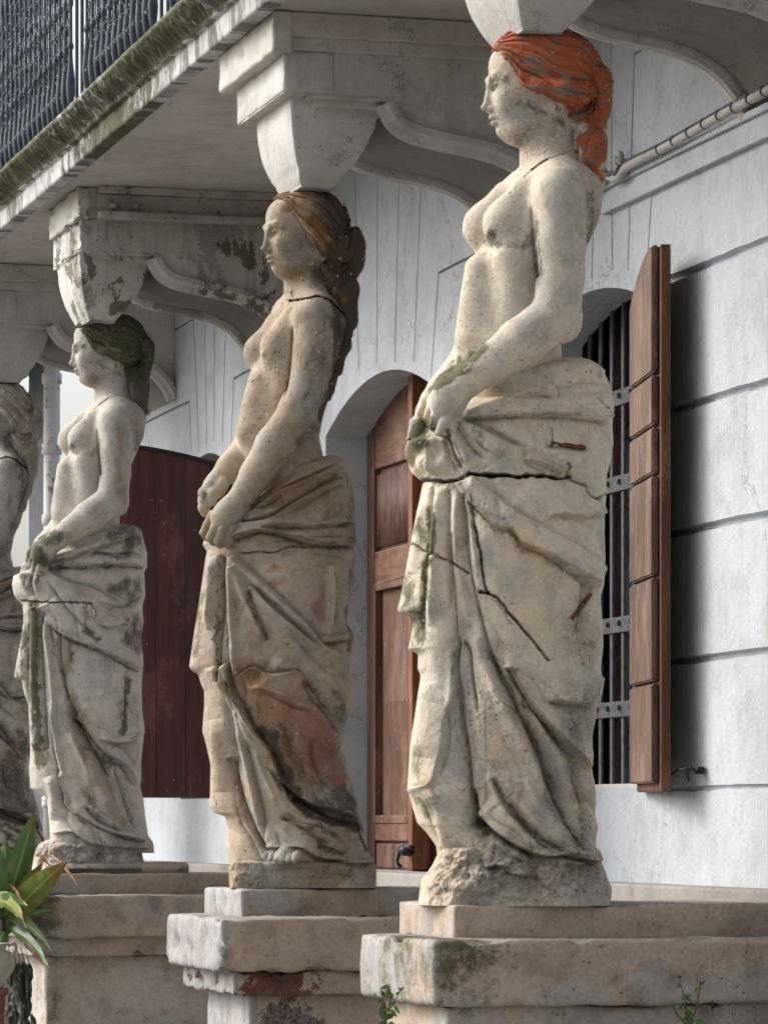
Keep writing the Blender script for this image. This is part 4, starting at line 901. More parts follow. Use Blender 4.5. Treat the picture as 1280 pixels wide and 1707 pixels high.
#SCULPTS
# ------------------------------------------------------------------ figure A : hand gathers the cloth at the hip (used for two statues)
def shift(pts, x0, y0, k): return [(x0 + x / k, y0 + y / k) for x, y in pts]
u2 = lambda *p: shift(p, 600, 560, 2.370); u3 = lambda *p: shift(p, 600, 1060, 2.370)
def figure_a(keep=None):
    wA = lambda x, y: 140 * math.sqrt(max(0, 1 - ((x - 853) / 158) ** 2))
    rl = Relief(640, 1060, 40, 1520, lambda x, y: wA(x, y) if y > 610 else (100 if x > 850 or y > 520 else 60))
    # --- body
    V = Vol(674, 1030, 48, 740, -172, 190, 1.6)
    al = R(24)
    V.torso([(288, 920, 50, 84, 0), (305, 917, 66, 112, 0), (330, 915, 76, 122, 0), (370, 902, 84, 122, 0), (410, 887, 84, 112, 0), (450, 873, 80, 104, 0), (500, 856, 76, 98, 0), (550, 849, 76, 100, 0), (600, 842, 84, 112, 0), (650, 838, 94, 128, 0), (720, 845, 96, 136, 0)], al)
    V.chain([K(914, 196, 0), K(916, 250, 0), K(922, 300, 0)], [44, 45, 58], 14)
    for s in (-1, 1):
        V.cone(K(916, 262, 8 * s), K(935 if s > 0 else 885, 312, 92 * s), 34, 36, 26)          # trapezius
    V.cone(K(862, 305, 30), K(925, 297, 92), 11, 14, 20)                                     # collar bone
    # breasts
    V.ell(K(845, 374, 62), (37, 40, 38), 12); V.cone(K(868, 322, 66), K(846, 372, 64), 20, 34, 22)
    V.ell(K(806, 381, -8), (30, 37, 34), 12); V.cone(K(842, 325, 0), K(806, 376, -8), 22, 30, 22); V.ell(K(776, 388, -6), (5, 6, 6), 4); V.ell(K(815, 384, 86), (5, 6, 5), 4)
    V.cone(K(800, 450, 44), K(792, 560, 44), 26, 34, 30); V.ell(K(776, 572, 50), (5, 7, 5), 4, 'sub')
    V.cone(K(850, 430, 82), K(866, 520, 84), 22, 22, 30)
    # near arm
    V.ell(K(934, 330, 98), (44, 46, 42), 14)
    V.chain([K(934, 330, 100), K(934, 400, 108), K(934, 460, 112), K(928, 515, 116)], [43, 41.5, 39, 39.5], 6)
    V.ell(K(936, 540, 116), (32, 32, 30), 16)
    V.chain([K(922, 528, 117), K(868, 572, 130), K(822, 606, 140), K(772, 640, 142)], [38, 40, 33, 25], 8)
    # hand
    V.chain([K(776, 637, 141), K(750, 660, 138), K(742, 676, 134)], [24, 27, 25], 10); V.ell(K(752, 668, 136), (25, 28, 20), 10); V.cone(K(748, 640, 130), K(724, 672, 118), 18, 13, 10)
    fg = [([(726, 664, 118), (719, 682, 122), (713, 697, 112), (718, 706, 98)], 10.5, 8), ([(738, 676, 132), (728, 694, 135), (722, 710, 124), (728, 716, 108)], 11.5, 8.5),
          ([(753, 684, 140), (741, 706, 144), (733, 722, 132), (740, 727, 114)], 12, 9), ([(762, 690, 132), (752, 712, 134), (744, 728, 124), (750, 732, 108)], 10.5, 8)]
    for pts, ra, rb in fg: V.chain([K(*p) for p in pts], [ra * .93, ra * .92, rb * .95, rb * .85], 1.4)
    V.chain([K(732, 650, 112), K(712, 668, 98), K(702, 686, 88)], [13, 10, 8], 5)
    # far arm and hand
    V.ell(K(868, 335, -100), (42, 46, 42), 14); V.chain([K(868, 335, -100), K(842, 420, -118), K(835, 520, -112)], [42, 38, 36], 8)
    V.chain([K(835, 525, -112), K(790, 590, -48), K(740, 648, 20), K(722, 668, 44)], [36, 32, 26, 22], 8)
    V.ell(K(712, 690, 54), (20, 26, 24), 8)
    for i in range(4): V.chain([K(706 - i * 3, 690 + i * 12, 66), K(692 - i * 2, 706 + i * 13, 60), K(690, 716 + i * 13, 44)], [10, 9, 8], 4)
    P0 = np.array([1.0]);
    head(V, K(905, 150, 0), R(7), 1.0, .02)
    # --- carving on the torso (in the relief sheet)
    rl.crease([(885, 345), (889, 400), (893, 440), (900, 474)], 3.5, 7, (.1, .05), .9)
    rl.stroke('soot', [(812, 398), (835, 412), (862, 412), (885, 396)], 9, .85); rl.stroke('soot', [(845, 415), (878, 405)], 7, .6)
    rl.crack([(888, 277), (903, 268), (913, 263)], 1.3, 4); rl.crack([(874, 292), (884, 281), (889, 277)], .8, 2, v=.6); rl.crack([(915, 262), (940, 252), (960, 240)], .9, 2, v=.5)
    for x, y, r in ((820, 250, 5),): pass
    rl.blob('moss', 768, 610, 46, 16, 1.7, -.6); rl.blob('moss', 735, 634, 28, 15, 1.7, -.7); rl.blob('moss', 718, 650, 12, 14, .8)
    rl.blob('moss', 698, 728, 20, 30, 1.9); rl.blob('moss', 685, 755, 14, 24, 1.4)
    rl.blob('soot', 868, 222, 16, 9, .8); rl.blob('warm', 862, 205, 20, 14, .6)
    rl.blob('soot', 815, 190, 5, 12, .7); rl.blob('soot', 823, 140, 6, 9, .7); rl.stroke('soot', [(872, 160), (900, 178), (935, 200)], 9, .8)
    rl.stroke('soot', [(985, 325), (990, 370), (984, 420)], 11, .7); rl.blob('rough', 990, 370, 12, 60, 1.)
    rl.blob('rough', 890, 215, 60, 45, .7); rl.blob('rough', 840, 150, 30, 60, .6); rl.stroke('pale', [(840, 190), (880, 230)], 20, .4)
    rl.blob('warm', 868, 485, 10, 13, .9); rl.blob('warm', 850, 470, 40, 50, .25); rl.blob('warm', 930, 600, 70, 30, .3); rl.blob('soot', 900, 626, 50, 12, .45)
    rl.stroke('soot', [(815, 655), (850, 640), (900, 620), (940, 600)], 10, .5)
    # --- drapery folds
    h_ = lambda *p: u2(*p); lo = lambda *p: u3(*p)
    rl.over(h_((405, 306), (480, 300), (560, 298), (700, 300), (800, 306), (880, 322), (960, 332), (1003, 300)), 13, 4, 18, -1, (.05, .1), .5, .6)
    rl.ridge(h_((430, 285), (560, 235), (680, 200), (760, 182)), 9, 8); rl.over(h_((560, 238), (650, 205), (755, 182), (775, 240)), 9, 3, 18, 1, (.1, .1))
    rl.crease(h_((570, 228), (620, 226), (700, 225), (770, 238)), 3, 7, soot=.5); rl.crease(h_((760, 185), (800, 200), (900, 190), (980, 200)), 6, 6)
    rl.ridge(h_((790, 255), (870, 280), (960, 270)), 12, 8); rl.crease(h_((800, 215), (880, 235), (960, 225)), 4, 5, soot=.3)
    rl.ridge(h_((830, 130), (900, 120), (960, 160)), 14, 9)
    rl.over(h_((400, 318), (460, 345), (540, 395), (620, 438), (700, 455)), 12, 4, 22, 1, (.03, .2), .5, .4)
    rl.ridge(h_((600, 420), (700, 440), (800, 480), (860, 520)), 13, 8); rl.crease(h_((500, 350), (580, 400), (640, 432)), 4, 7, soot=.3)
    rl.over(h_((650, 486), (680, 490), (740, 510), (800, 545)), 10, 3, 18, -1, (.1, .2)); rl.crease(h_((645, 490), (680, 515), (740, 540)), 3, 6, soot=.4)
    rl.ridge(h_((380, 350), (400, 420), (440, 520)), 7, 9, (.05, .2)); rl.crease(h_((345, 375), (365, 450), (400, 520)), 2.6, 11, (.03, .1), .9); rl.ridge(h_((365, 360), (385, 440), (410, 500)), 4, 6)
    rl.crease(h_((385, 345), (440, 440), (500, 485)), 4, 8, (.05, .2), .5); rl.ridge(h_((410, 330), (470, 400), (560, 470)), 8, 8); rl.stroke('soot', h_((450, 370), (500, 440), (515, 475)), 7, .7)
    rl.crease(h_((330, 400), (350, 470), (378, 535)), 3, 8, soot=.6); rl.ridge(h_((300, 390), (275, 430), (285, 500), (300, 545)), 7, 11); rl.crease(h_((268, 400), (262, 440), (270, 500)), 4, 8, soot=.5)
    rl.blob('h', 694, 736, 12, 14, 9); rl.blob('h', 706, 768, 9, 9, 7); rl.blob('h', 735, 772, 14, 16, 8)
    # horizontal fracture
    rl.crack(h_((240, 562), (290, 566), (330, 575), (392, 568), (430, 540), (470, 548), (600, 553), (720, 552), (800, 567), (830, 556)), 2.8, 16, 1.6)
    rl.crack(h_((820, 562), (850, 580), (890, 592), (893, 618), (930, 648), (970, 622)), 1.3, 5); rl.crack(h_((820, 562), (828, 520), (815, 505)), 1.2, 4); rl.crack(h_((755, 360), (758, 420), (752, 440)), .9, 3, v=.6); rl.crack(h_((940, 262), (950, 280), (975, 298)), 1.2, 4)
    # apron: band hanging diagonally
    L1 = h_((398, 572), (425, 620), (455, 660), (515, 720), (556, 752), (600, 757), (625, 785), (650, 820), (720, 852), (800, 898), (880, 950), (960, 995))
    rl.over(L1, 19, 5, 34, -1, (.02, .08), .4, .75)
    rl.over(h_((440, 560), (520, 622), (600, 690), (700, 752), (780, 800), (870, 862), (965, 935)), 11, 5, 22, 1, (.05, .1), .45, .25)
    rl.crease(h_((600, 690), (650, 720), (710, 758)), 3.4, 8, soot=.6); rl.ridge(h_((560, 700), (680, 780), (800, 850), (930, 930)), 9, 5)
    rl.over(h_((735, 712), (800, 704), (880, 712), (968, 698)), 10, 4, 20, -1, (.2, .05), .5, .6); rl.ridge(h_((620, 600), (760, 650), (900, 690)), 20, 6)
    rl.crack(h_((432, 628), (448, 740), (478, 850), (488, 950), (502, 1012), (542, 1035), (580, 1090), (640, 1160), (700, 1230), (742, 1282)), 1.5, 7, 1.5)
    rl.crack(h_((470, 1012), (505, 1018)), 2.2, 6); rl.crack(h_((520, 1040), (560, 1080), (600, 1140)), .6, 2, v=.5); rl.crack(h_((200, 825), (270, 860), (350, 890), (425, 938)), 1.4, 6, 1.5)
    # pleats hanging under the hand
    for q, w, a in ((((282, 590), (276, 700), (272, 850), (250, 1000), (245, 1240)), 3, 13), (((345, 600), (350, 760), (355, 950), (358, 1100)), 2.6, 9), (((362, 770), (360, 900), (375, 1100), (382, 1270)), 2.6, 8), (((395, 600), (410, 750), (430, 900), (462, 1050), (520, 1270)), 3.2, 9)): rl.crease(h_(*q), w, a, (.05, .15), .55)
    for q, w, a in ((((315, 590), (310, 750), (305, 950), (290, 1150)), 8, 9), (((385, 600), (385, 780), (400, 980), (430, 1150)), 7, 8), (((412, 600), (445, 780), (470, 950)), 5, 6), (((240, 640), (225, 800), (205, 950)), 9, 8)): rl.ridge(h_(*q), w, a)
    rl.stroke('moss', h_((282, 680), (262, 900), (240, 1080), (222, 1220)), 8, 1.0); rl.blob('moss', 677, 985, 14, 40, .95); rl.blob('moss', 697, 880, 10, 45, .8); rl.blob('moss', 690, 1040, 10, 30, 1.0); rl.stroke('soot', [(668, 1020), (692, 1030), (688, 1078)], 7, .5)
    # thigh, lower body
    rl.ridge(h_((620, 850), (700, 1000), (560, 800), (640, 900), (700, 1050), (720, 1180)), 40, 1.35); rl.stroke('warm', h_((560, 800), (640, 900), (700, 1050), (720, 1180)), 36, .62)
    rl.blob('h', 985, 1010, 14, 60, -7); rl.crease(h_((905, 960), (880, 1080), (850, 1180)), 6, 8, soot=.4); rl.ridge(h_((930, 1000), (900, 1130), (870, 1230)), 9, 7); rl.crease(h_((900, 1200), (935, 1230), (955, 1150)), 3, 7, soot=.4)
    rl.blob('rough', 965, 1060, 36, 50, .8); rl.blob('pale', 965, 1070, 40, 40, .35)
    rl.stroke('rust', h_((738, 440), (800, 442), (885, 452)), 4, .8); rl.crease(h_((738, 436), (885, 448)), 4, 4)
    rl.stroke('rust', h_((905, 1010), (870, 1060), (832, 1110)), 3, .5); rl.stroke('crack', h_((912, 1020), (880, 1068), (838, 1116)), 3, .8)
    # lower skirt
    rl.crease(lo((385, 0), (378, 120), (384, 220), (400, 350), (422, 500), (440, 620), (455, 700)), 5, 17, (.08, .02), .75)
    rl.crease(lo((440, 600), (448, 680), (462, 740), (500, 765), (470, 800)), 9, 26, (.15, .1), .85); rl.blob('h', 795, 1372, 15, 13, -22); rl.blob('crack', 797, 1373, 10, 9, .7)
    rl.crease(lo((398, 20), (428, 60), (440, 150), (470, 310)), 3.2, 10, (.05, .2), .55); rl.ridge(lo((378, 30), (375, 150), (360, 300)), 9, 7)
    rl.over(lo((352, 250), (345, 330), (340, 420), (325, 500), (312, 560), (290, 588), (240, 600), (190, 610)), 15, 4, 24, -1, (.2, .03), .4, .35)
    rl.crease(lo((352, 290), (360, 420), (330, 560)), 3.5, 6); rl.ridge(lo((250, 180), (240, 320), (230, 480)), 18, 8); rl.blob('moss', 694, 1275, 20, 44, .62); rl.blob('moss', 712, 1345, 26, 34, .72); rl.blob('pink', 722, 1318, 8, 12, .8)
    rl.ridge(lo((300, 600), (330, 720), (350, 850)), 15, 9); rl.crease(lo((250, 640), (290, 740), (330, 830)), 4, 4)
    rl.crease(lo((487, 0), (520, 80), (570, 180), (650, 340), (722, 480), (760, 590), (800, 700), (848, 800), (885, 858)), 4.6, 15, (.1, .03), .85)
    rl.ridge(lo((450, 0), (500, 130), (590, 320), (680, 500), (750, 680), (830, 830)), 10, 10); rl.ridge(lo((540, 60), (620, 200), (700, 340), (770, 480), (830, 650), (880, 800)), 9, 9)
    rl.over(lo((568, 124), (600, 130), (625, 180), (660, 240), (700, 300), (780, 395), (850, 470), (905, 522)), 17, 4, 26, -1, (.04, .08), .5, .85)
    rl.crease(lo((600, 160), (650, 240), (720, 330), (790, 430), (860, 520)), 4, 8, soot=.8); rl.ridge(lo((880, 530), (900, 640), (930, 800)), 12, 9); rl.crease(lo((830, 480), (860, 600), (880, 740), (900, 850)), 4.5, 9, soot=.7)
    rl.over(lo((728, 262), (760, 250), (820, 262), (890, 262), (930, 225), (955, 160)), 13, 4, 30, -1, (.08, .05), .5, .6)
    rl.crease(lo((522, 560), (545, 610), (562, 650), (600, 700), (650, 750), (700, 810), (760, 862)), 4, 15, (.05, .1), .85)
    rl.ridge(lo((500, 540), (540, 640), (600, 730), (680, 820), (740, 860)), 7, 9); rl.ridge(lo((570, 560), (620, 650), (700, 750), (790, 850)), 7, 8)
    rl.crease(lo((583, 660), (610, 690), (660, 755), (740, 820), (820, 862), (930, 880)), 4.5, 14, (.04, .15), .9)
    rl.ridge(lo((640, 560), (700, 680), (780, 800), (840, 860)), 8, 6)
    rl.over(lo((458, 695), (500, 738), (560, 785), (640, 835), (720, 865), (800, 862), (880, 880), (940, 884)), 15, 4, 26, -1, (.05, .06), .7, .7)
    rl.crease(lo((500, 765), (560, 800), (620, 840), (690, 862)), 3.5, 9, soot=.7); rl.blob('pale', 838, 1413, 24, 9, 1.)
    rl.ridge(lo((510, 812), (570, 830), (640, 868)), 9, 9); rl.over(lo((498, 918), (540, 903), (575, 910), (600, 935), (690, 948)), 10, 3, 16, -1, (.1, .2), .5, .6)
    rl.crease(lo((600, 880), (640, 895)), 3, 5, soot=.5); rl.over(lo((800, 890), (860, 900), (930, 878)), 9, 4, 14, -1, soot=.8); rl.crease(lo((690, 950), (720, 990), (760, 1000)), 3, 6, soot=.4)
    rl.blob('warm', 828, 1238, 15, 26, 1.25, .2); rl.blob('warm', 825, 1215, 9, 9, 1.1); rl.stroke('soot', lo((740, 640), (800, 760), (850, 840)), 16, .55); rl.stroke('soot', lo((470, 770), (430, 800)), 12, .5); rl.stroke('soot', lo((890, 260), (905, 400)), 14, .55)
    rl.blob('rough', 860, 1450, 150, 50, 1.5); rl.blob('rough', 965, 1200, 40, 100, .5); rl.stroke('rough', lo((500, 300), (800, 600)), 90, .35); rl.blob('soot', 740, 1485, 20, 12, .8); rl.stroke('soot', lo((780, 900), (900, 960)), 22, .45); rl.stroke('pink', lo((470, 740), (430, 300)), 8, .35)
    rl.blob('pale', 900, 810, 80, 18, .45); rl.blob('pale', 970, 820, 40, 40, .35)
    fan(rl, 762, 700, 2.6, 9, 70, -.25, 1.75, [(905, 960, 75, 120), (945, 745, 35, 22)]); fan(rl, 800, 900, 6.5, 7, 170, .75, 1.75, [(905, 960, 85, 130)])
    rl.h = unsharp(rl.h * 1.25, 6, .6)
    for q, w, v in ((((760, 900), (770, 1050), (800, 1200), (850, 1330)), 16, .42), (((960, 1190), (950, 1260), (975, 1380)), 20, .6), (((900, 1290), (930, 1360), (960, 1410)), 14, .7), (((850, 1180), (900, 1260), (940, 1350)), 12, .5), (((780, 700), (900, 715), (1000, 720)), 8, .4)): rl.stroke('soot', q, w, v)
    for q, w, v in ((((880, 1020), (900, 950), (870, 900)), 34, .9), (((790, 640), (880, 700), (960, 740)), 22, .5), (((720, 820), (730, 960), (735, 1080)), 10, .5), (((700, 1200), (715, 1280)), 12, .4)): rl.stroke('warm', q, w, v)
    for q, w, a in ((((800, 850), (850, 960), (880, 1080)), 60, 12), (((770, 830), (775, 1000), (775, 1180), (790, 1330)), 14, -11), (((850, 1120), (880, 1220), (930, 1330), (960, 1400)), 26, -9), (((810, 1100), (850, 1240), (900, 1350)), 22, 8), (((735, 850), (730, 1000), (725, 1150)), 20, 7), (((940, 640), (1000, 660)), 30, 8), (((820, 700), (900, 740)), 40, 7)): rl.ridge(q, w, a, (.2, .2))
    # skirt silhouettes
    Lp = [(590, 815), (620, 790), (650, 765), (675, 742), (690, 715), (700, 694), (716, 684), (741, 675), (757, 676), (767, 680), (784, 686), (796, 700), (800, 706), (805, 704), (834, 699), (889, 688), (931, 680), (973, 672), (1016, 663), (1022, 665), (1025, 680), (1037, 688), (1066, 684), (1083, 680), (1087, 693), (1092, 697), (1115, 696), (1125, 701), (1144, 699), (1187, 693), (1229, 686), (1263, 682), (1313, 679), (1330, 684), (1372, 695), (1389, 712), (1410, 727), (1431, 729), (1452, 722)]
    Rp = [(590, 952), (598, 972), (604, 992), (619, 1005), (644, 1016), (682, 1023), (712, 1020), (741, 1021), (770, 1016), (792, 1011), (830, 1009), (855, 1007), (919, 1007), (978, 1006), (995, 1000), (1045, 1003), (1079, 1005), (1115, 1001), (1132, 1003), (1161, 997), (1229, 986), (1271, 984), (1322, 990), (1372, 992), (1423, 992), (1452, 990)]
    Dp = [(590, 108), (620, 118), (650, 124), (700, 136), (800, 142), (1000, 138), (1200, 134), (1350, 134), (1460, 142)]
    sk = loft(rl, Lp, Rp, Dp, 592, 1450, 1.6, 360, 60, 2.25, 1.3, .045, 26, 1, dc=0, slope=(968, .20, 70))
    Lb = [(1396, 745), (1410, 736), (1440, 722), (1455, 712), (1467, 702), (1507, 697)]; Rb = [(1396, 985), (1423, 995), (1452, 1006), (1482, 1016), (1507, 1014)]
    bs = loft(rl, Lb, Rb, [(1396, 120), (1430, 146), (1465, 158), (1507, 160)], 1396, 1507, 1.8, 300, 60, 3.4, 5, .035, 26, 4, 1.1)
    # hair
    H = Vol(810, 1030, 44, 336, -84, 92, 1.6)
    H.ell(K(915, 118, 0), (84, 68, 69), 6); H.ell(K(875, 98, 0), (56, 50, 56), 14); H.ell(K(950, 125, 0), (48, 62, 62), 14)
    for s in (-1, 1):
        H.chain([K(848, 104, 40 * s), K(868, 134, 54 * s), K(898, 152, 64 * s), (940, 166, 66 * s), (972, 160, 46 * s)], [10, 15, 18, 19, 18], 12)
    yB = [(800, 84), (822, 86), (850, 118), (870, 152), (895, 165), (930, 178), (960, 186), (985, 184), (1030, 184)]
    yBa = np.array(yB, float)
    sl, X, Y, D = H.sub((-1e5,) * 3, (1e5,) * 3); cutp = (Y - np.interp(X[:, 0, 0], yBa[:, 0], yBa[:, 1])[:, None, None]) * .75
    H.f = np.maximum(H.f, np.broadcast_to(cutp, H.f.shape).astype(np.float32)); H.f = np.maximum(H.f, np.broadcast_to(56 - Y, H.f.shape))
    H.ell(K(1001, 157, 2), (18, 50, 36), 7); H.cone(K(978, 130, 0), K(1000, 140, 0), 22, 22, 8); H.cone(K(940, 196, 0), K(985, 210, 4), 34, 24, 14)
    H.chain([K(968, 205, 12), K(984, 240, 26), K(986, 268, 30), K(992, 300, 26), K(999, 322, 22)], [18, 27, 23, 13, 5], 8)
    hd = hair_disp([(820, 72), (860, 56), (900, 52), (960, 64), (990, 104), (1030, 110)], yB, 3.4, 6, 15, 1.3, 0, (980, 190, 10))
    def hdd(P): return hd(P) * 1.0
    hv = H.nets(hdd)
    rl.blob('red', 900, 110, 140, 90, 1.6); rl.blob('red', 1000, 150, 30, 60, 1.6); rl.blob('red', 992, 245, 24, 60, 1.35); rl.blob('red', 925, 205, 30, 22, -1.6); rl.blob('red', 972, 290, 14, 30, -.8)
    hm = dict(rl.m); red = rl.m['red'].copy(); rl.m['red'] *= 0
    def rd(P): return (fbm(P * .03, 4) - .5) * 3.0 * rl.at(rl.m['rough'], P[:, 0], P[:, 1]) + (fbm(P * .02 + 9, 3) - .5) * 1.4 + .55 * np.minimum(0, rl.at(rl.h, P[:, 0], P[:, 1])) * (P[:, 2] > 20)
    bv = V.nets(rd)
    return rl, sk, bs, hv, bv, None, red

u5 = lambda *p: shift(p, 280, 740, 3.2); u6 = lambda *p: shift(p, 280, 1100, 3.2)
def figure_b():
    c0, w0 = 468, 122
    rl = Relief(300, 640, 305, 1490, lambda x, y: 112 * math.sqrt(max(0, 1 - ((x - c0) / w0) ** 2)) if y > 765 else 70)
    V = Vol(324, 612, 318, 940, -140, 158, 1.35); al = R(24)
    V.torso([(508, 512, 40, 66, 0), (520, 512, 52, 84, 0), (545, 510, 60, 92, 0), (580, 500, 66, 94, 0), (612, 493, 68, 90, 0), (645, 486, 64, 86, 0), (690, 473, 61, 80, 0), (730, 466, 60, 80, 0), (770, 468, 66, 88, 0), (820, 478, 74, 98, 0), (900, 480, 78, 104, 0)], al)
    V.chain([K(512, 430, 0), K(512, 480, 0), K(516, 515, 0)], [34, 34, 44], 12)
    for s in (-1, 1): V.cone(K(512, 482, 8 * s), K(530 if s > 0 else 486, 520, 72 * s), 27, 28, 20)
    V.cone(K(478, 512, 22), K(520, 508, 72), 8, 10, 16)
    V.ell(K(465, 582, 48), (29, 31, 30), 9); V.cone(K(484, 538, 54), K(466, 580, 50), 16, 26, 18)
    V.ell(K(433, 589, -6), (23, 28, 26), 9); V.cone(K(458, 545, 0), K(434, 585, -6), 17, 23, 18); V.ell(K(412, 594, -4), (4, 5, 5), 3); V.ell(K(440, 590, 66), (4, 5, 4), 3)
    V.cone(K(434, 640, 30), K(422, 720, 34), 20, 28, 26)
    V.ell(K(523, 530, 78), (36, 34, 34), 10)
    V.chain([K(524, 534, 80), K(523, 590, 86), K(512, 650, 92), (499, 690, 96)], [34.5, 35, 33, 31.5], 6); V.ell(K(500, 704, 96), (28, 28, 26), 12)
    V.chain([K(492, 694, 97), K(458, 742, 106), K(428, 790, 110), K(398, 838, 110)], [31, 31, 26, 20], 8)
    V.chain([K(400, 834, 110), K(384, 852, 108), K(374, 868, 104)], [19, 22, 21], 8); V.ell(K(378, 862, 106), (26, 20, 16), 8)
    for pts, ra in (([(392, 858, 108), (386, 880, 112), (378, 900, 106), (380, 908, 92)], 9.5), ([(378, 862, 112), (371, 884, 116), (364, 902, 110), (367, 908, 96)], 9.3), ([(366, 862, 108), (358, 882, 112), (351, 896, 106), (356, 904, 92)], 9), ([(355, 858, 98), (346, 876, 102), (340, 888, 96), (346, 897, 82)], 8.6)):
        V.chain([K(*p) for p in pts], [ra * .93, ra * .9, ra * .8, ra * .72], 1.2)
    V.ell(K(487, 532, -78), (34, 36, 34), 12); V.chain([K(487, 532, -78), K(470, 600, -92), K(460, 680, -88)], [34, 30, 28], 8)
    V.chain([K(460, 682, -88), K(420, 735, -30), K(384, 778, 22), K(366, 800, 36)], [28, 25, 21, 19], 8); V.ell(K(358, 812, 40), (20, 20, 20), 8)
    V.chain([K(372, 806, 52), K(356, 822, 58), K(354, 836, 56)], [11, 9.5, 8], 4)
    for i in range(3): V.chain([K(352 - i * 3, 808 + i * 12, 52), K(340, 822 + i * 12, 48), K(342, 834 + i * 10, 34)], [10, 9, 8], 4)
    O = K(513, 395, 0); aH = R(22)
    head(V, O, aH, .79, .03)
    rl.crease([(489, 545), (486, 597), (481, 644), (475, 672)], 2.6, 5, (.1, .1), .7); rl.stroke('soot', [(440, 606), (464, 614), (486, 605)], 6, .5)
    rl.crack([(484, 498), (505, 500), (530, 496), (550, 502), (575, 520)], 1.8, 5); rl.crease([(486, 480), (490, 494)], 2.5, 4, soot=.3)
    for q in (((540, 540), (532, 580), (522, 630), (515, 680)), ((548, 560), (540, 620))): rl.stroke('soot', q, 14, .75); rl.stroke('pale', [(x + 4, y) for x, y in q], 13, .75)
    rl.stroke('soot', [(560, 520), (572, 570), (560, 640), (540, 700)], 15, 1.1); rl.stroke('soot', [(490, 745), (540, 700)], 12, .6); rl.stroke('warm', [(470, 640), (462, 690), (500, 720)], 20, .6)
    rl.stroke('soot', [(500, 740), (460, 775), (520, 770)], 14, .5); rl.blob('soot', 520, 500, 24, 16, .4); rl.blob('warm', 490, 450, 40, 26, .9); rl.blob('warm', 460, 440, 18, 16, .6); rl.blob('soot', 525, 455, 22, 30, .7)
    rl.blob('rough', 480, 410, 50, 60, .6); rl.blob('soot', 450, 415, 9, 12, .4); rl.blob('moss', 342, 832, 9, 11, 1.2); rl.blob('warm', 530, 650, 40, 60, .3)
    # folds
    rl.over(u5((392, 368), (450, 345), (520, 298), (600, 232), (700, 185), (800, 150), (900, 110)), 10, 3, 15, 1, (.03, .1), .5, .5); rl.ridge(u5((440, 320), (560, 240), (700, 150), (860, 95), (920, 75)), 10, 8)
    rl.over(u5((370, 420), (480, 410), (560, 390), (640, 330), (760, 262), (850, 215), (930, 175)), 10, 3, 15, 1, (.03, .1), .5, .6); rl.crease(u5((400, 340), (520, 320), (600, 260), (610, 235)), 3, 6, soot=.5)
    rl.ridge(u5((420, 395), (540, 355), (650, 295)), 6, 5); rl.crease(u5((640, 370), (760, 300), (930, 210)), 4, 5, soot=.4)
    rl.over(u5((345, 492), (400, 475), (470, 452), (520, 452), (600, 470), (680, 495), (780, 520), (880, 533), (1003, 533)), 15, 4, 22, -1, (.02, .03), .6, .85)
    rl.crease(u5((515, 440), (620, 452), (720, 450), (860, 440), (1000, 425)), 3.4, 8, (.06, .05), .8); rl.ridge(u5((460, 432), (560, 410), (700, 418), (860, 425), (990, 400)), 7, 7)
    rl.crack(u5((390, 580), (460, 575), (540, 580), (620, 555), (700, 550), (790, 552)), 1., 3, v=.7)
    D1 = u5((355, 595), (385, 645), (440, 695), (540, 790), (640, 895), (740, 995), (810, 1080), (880, 1130), (975, 1250))
    rl.ridge(D1, 9, 12, (.02, .1)); rl.crease([(x + 5, y - 8) for x, y in D1], 4, 7, (.1, .1), .45)
    rl.over(u5((432, 780), (445, 768), (470, 780), (520, 840), (600, 920), (700, 1010), (800, 1090)), 10, 3, 14, 1, (.05, .1), .5, .6)
    rl.crease(u5((430, 785), (450, 850), (490, 940), (530, 1050)), 4.5, 11, (.1, .05), .8); rl.ridge(u5((360, 650), (400, 790), (460, 920), (520, 1050)), 8, 8, (.02, .1))
    rl.crease(u5((288, 590), (275, 700), (272, 900), (268, 1100), (276, 1280)), 2.6, 12, (.02, .02), 1.0); rl.crease(u5((300, 600), (306, 800), (312, 1000), (325, 1230)), 2.2, 9, soot=.7)
    rl.ridge(u5((240, 600), (235, 800), (225, 1000)), 6, 7); rl.ridge(u5((330, 600), (345, 800), (350, 1000), (360, 1250)), 7, 9); rl.stroke('moss', u5((200, 800), (175, 950), (150, 1120)), 11, .72); rl.stroke('moss', u5((200, 700), (190, 800)), 8, .4)
    rl.ridge(u5((862, 640), (858, 780), (850, 900), (838, 1025)), 6, 9, (.05, .03)); rl.crease(u5((872, 640), (880, 800), (860, 960)), 5, 7, soot=.4); rl.blob('pink', 536, 1005, 14, 45, .85); rl.blob('pink', 452, 972, 22, 12, .7); rl.blob('pink', 420, 940, 14, 20, .5)
    rl.crease(u5((845, 1062), (900, 1062), (970, 1045)), 3, 9, soot=.6); rl.ridge(u5((830, 1050), (900, 1035), (985, 1010)), 6, 6); rl.blob('h', 495, 975, 40, 45, 6); rl.blob('ochre', 455, 948, 24, 14, .8)
    rl.crease(u5((640, 1000), (760, 1120), (860, 1230)), 5, 6, soot=.4)
    rl.over(u6((370, 112), (430, 62), (470, 50), (540, 84), (620, 78), (690, 72), (740, 150), (790, 230), (860, 315), (925, 425)), 14, 4, 24, 1, (.05, .06), .5, .6)
    rl.ridge(u6((425, 152), (500, 150), (580, 178), (640, 200), (740, 262), (790, 255)), 7, 9); rl.crease(u6((500, 160), (600, 215), (700, 262), (780, 275)), 3, 6, soot=.5)
    rl.crease(u6((700, 90), (760, 200), (830, 290), (900, 400)), 5, 10, soot=.8); rl.ridge(u6((800, 60), (880, 160), (940, 300)), 9, 7)
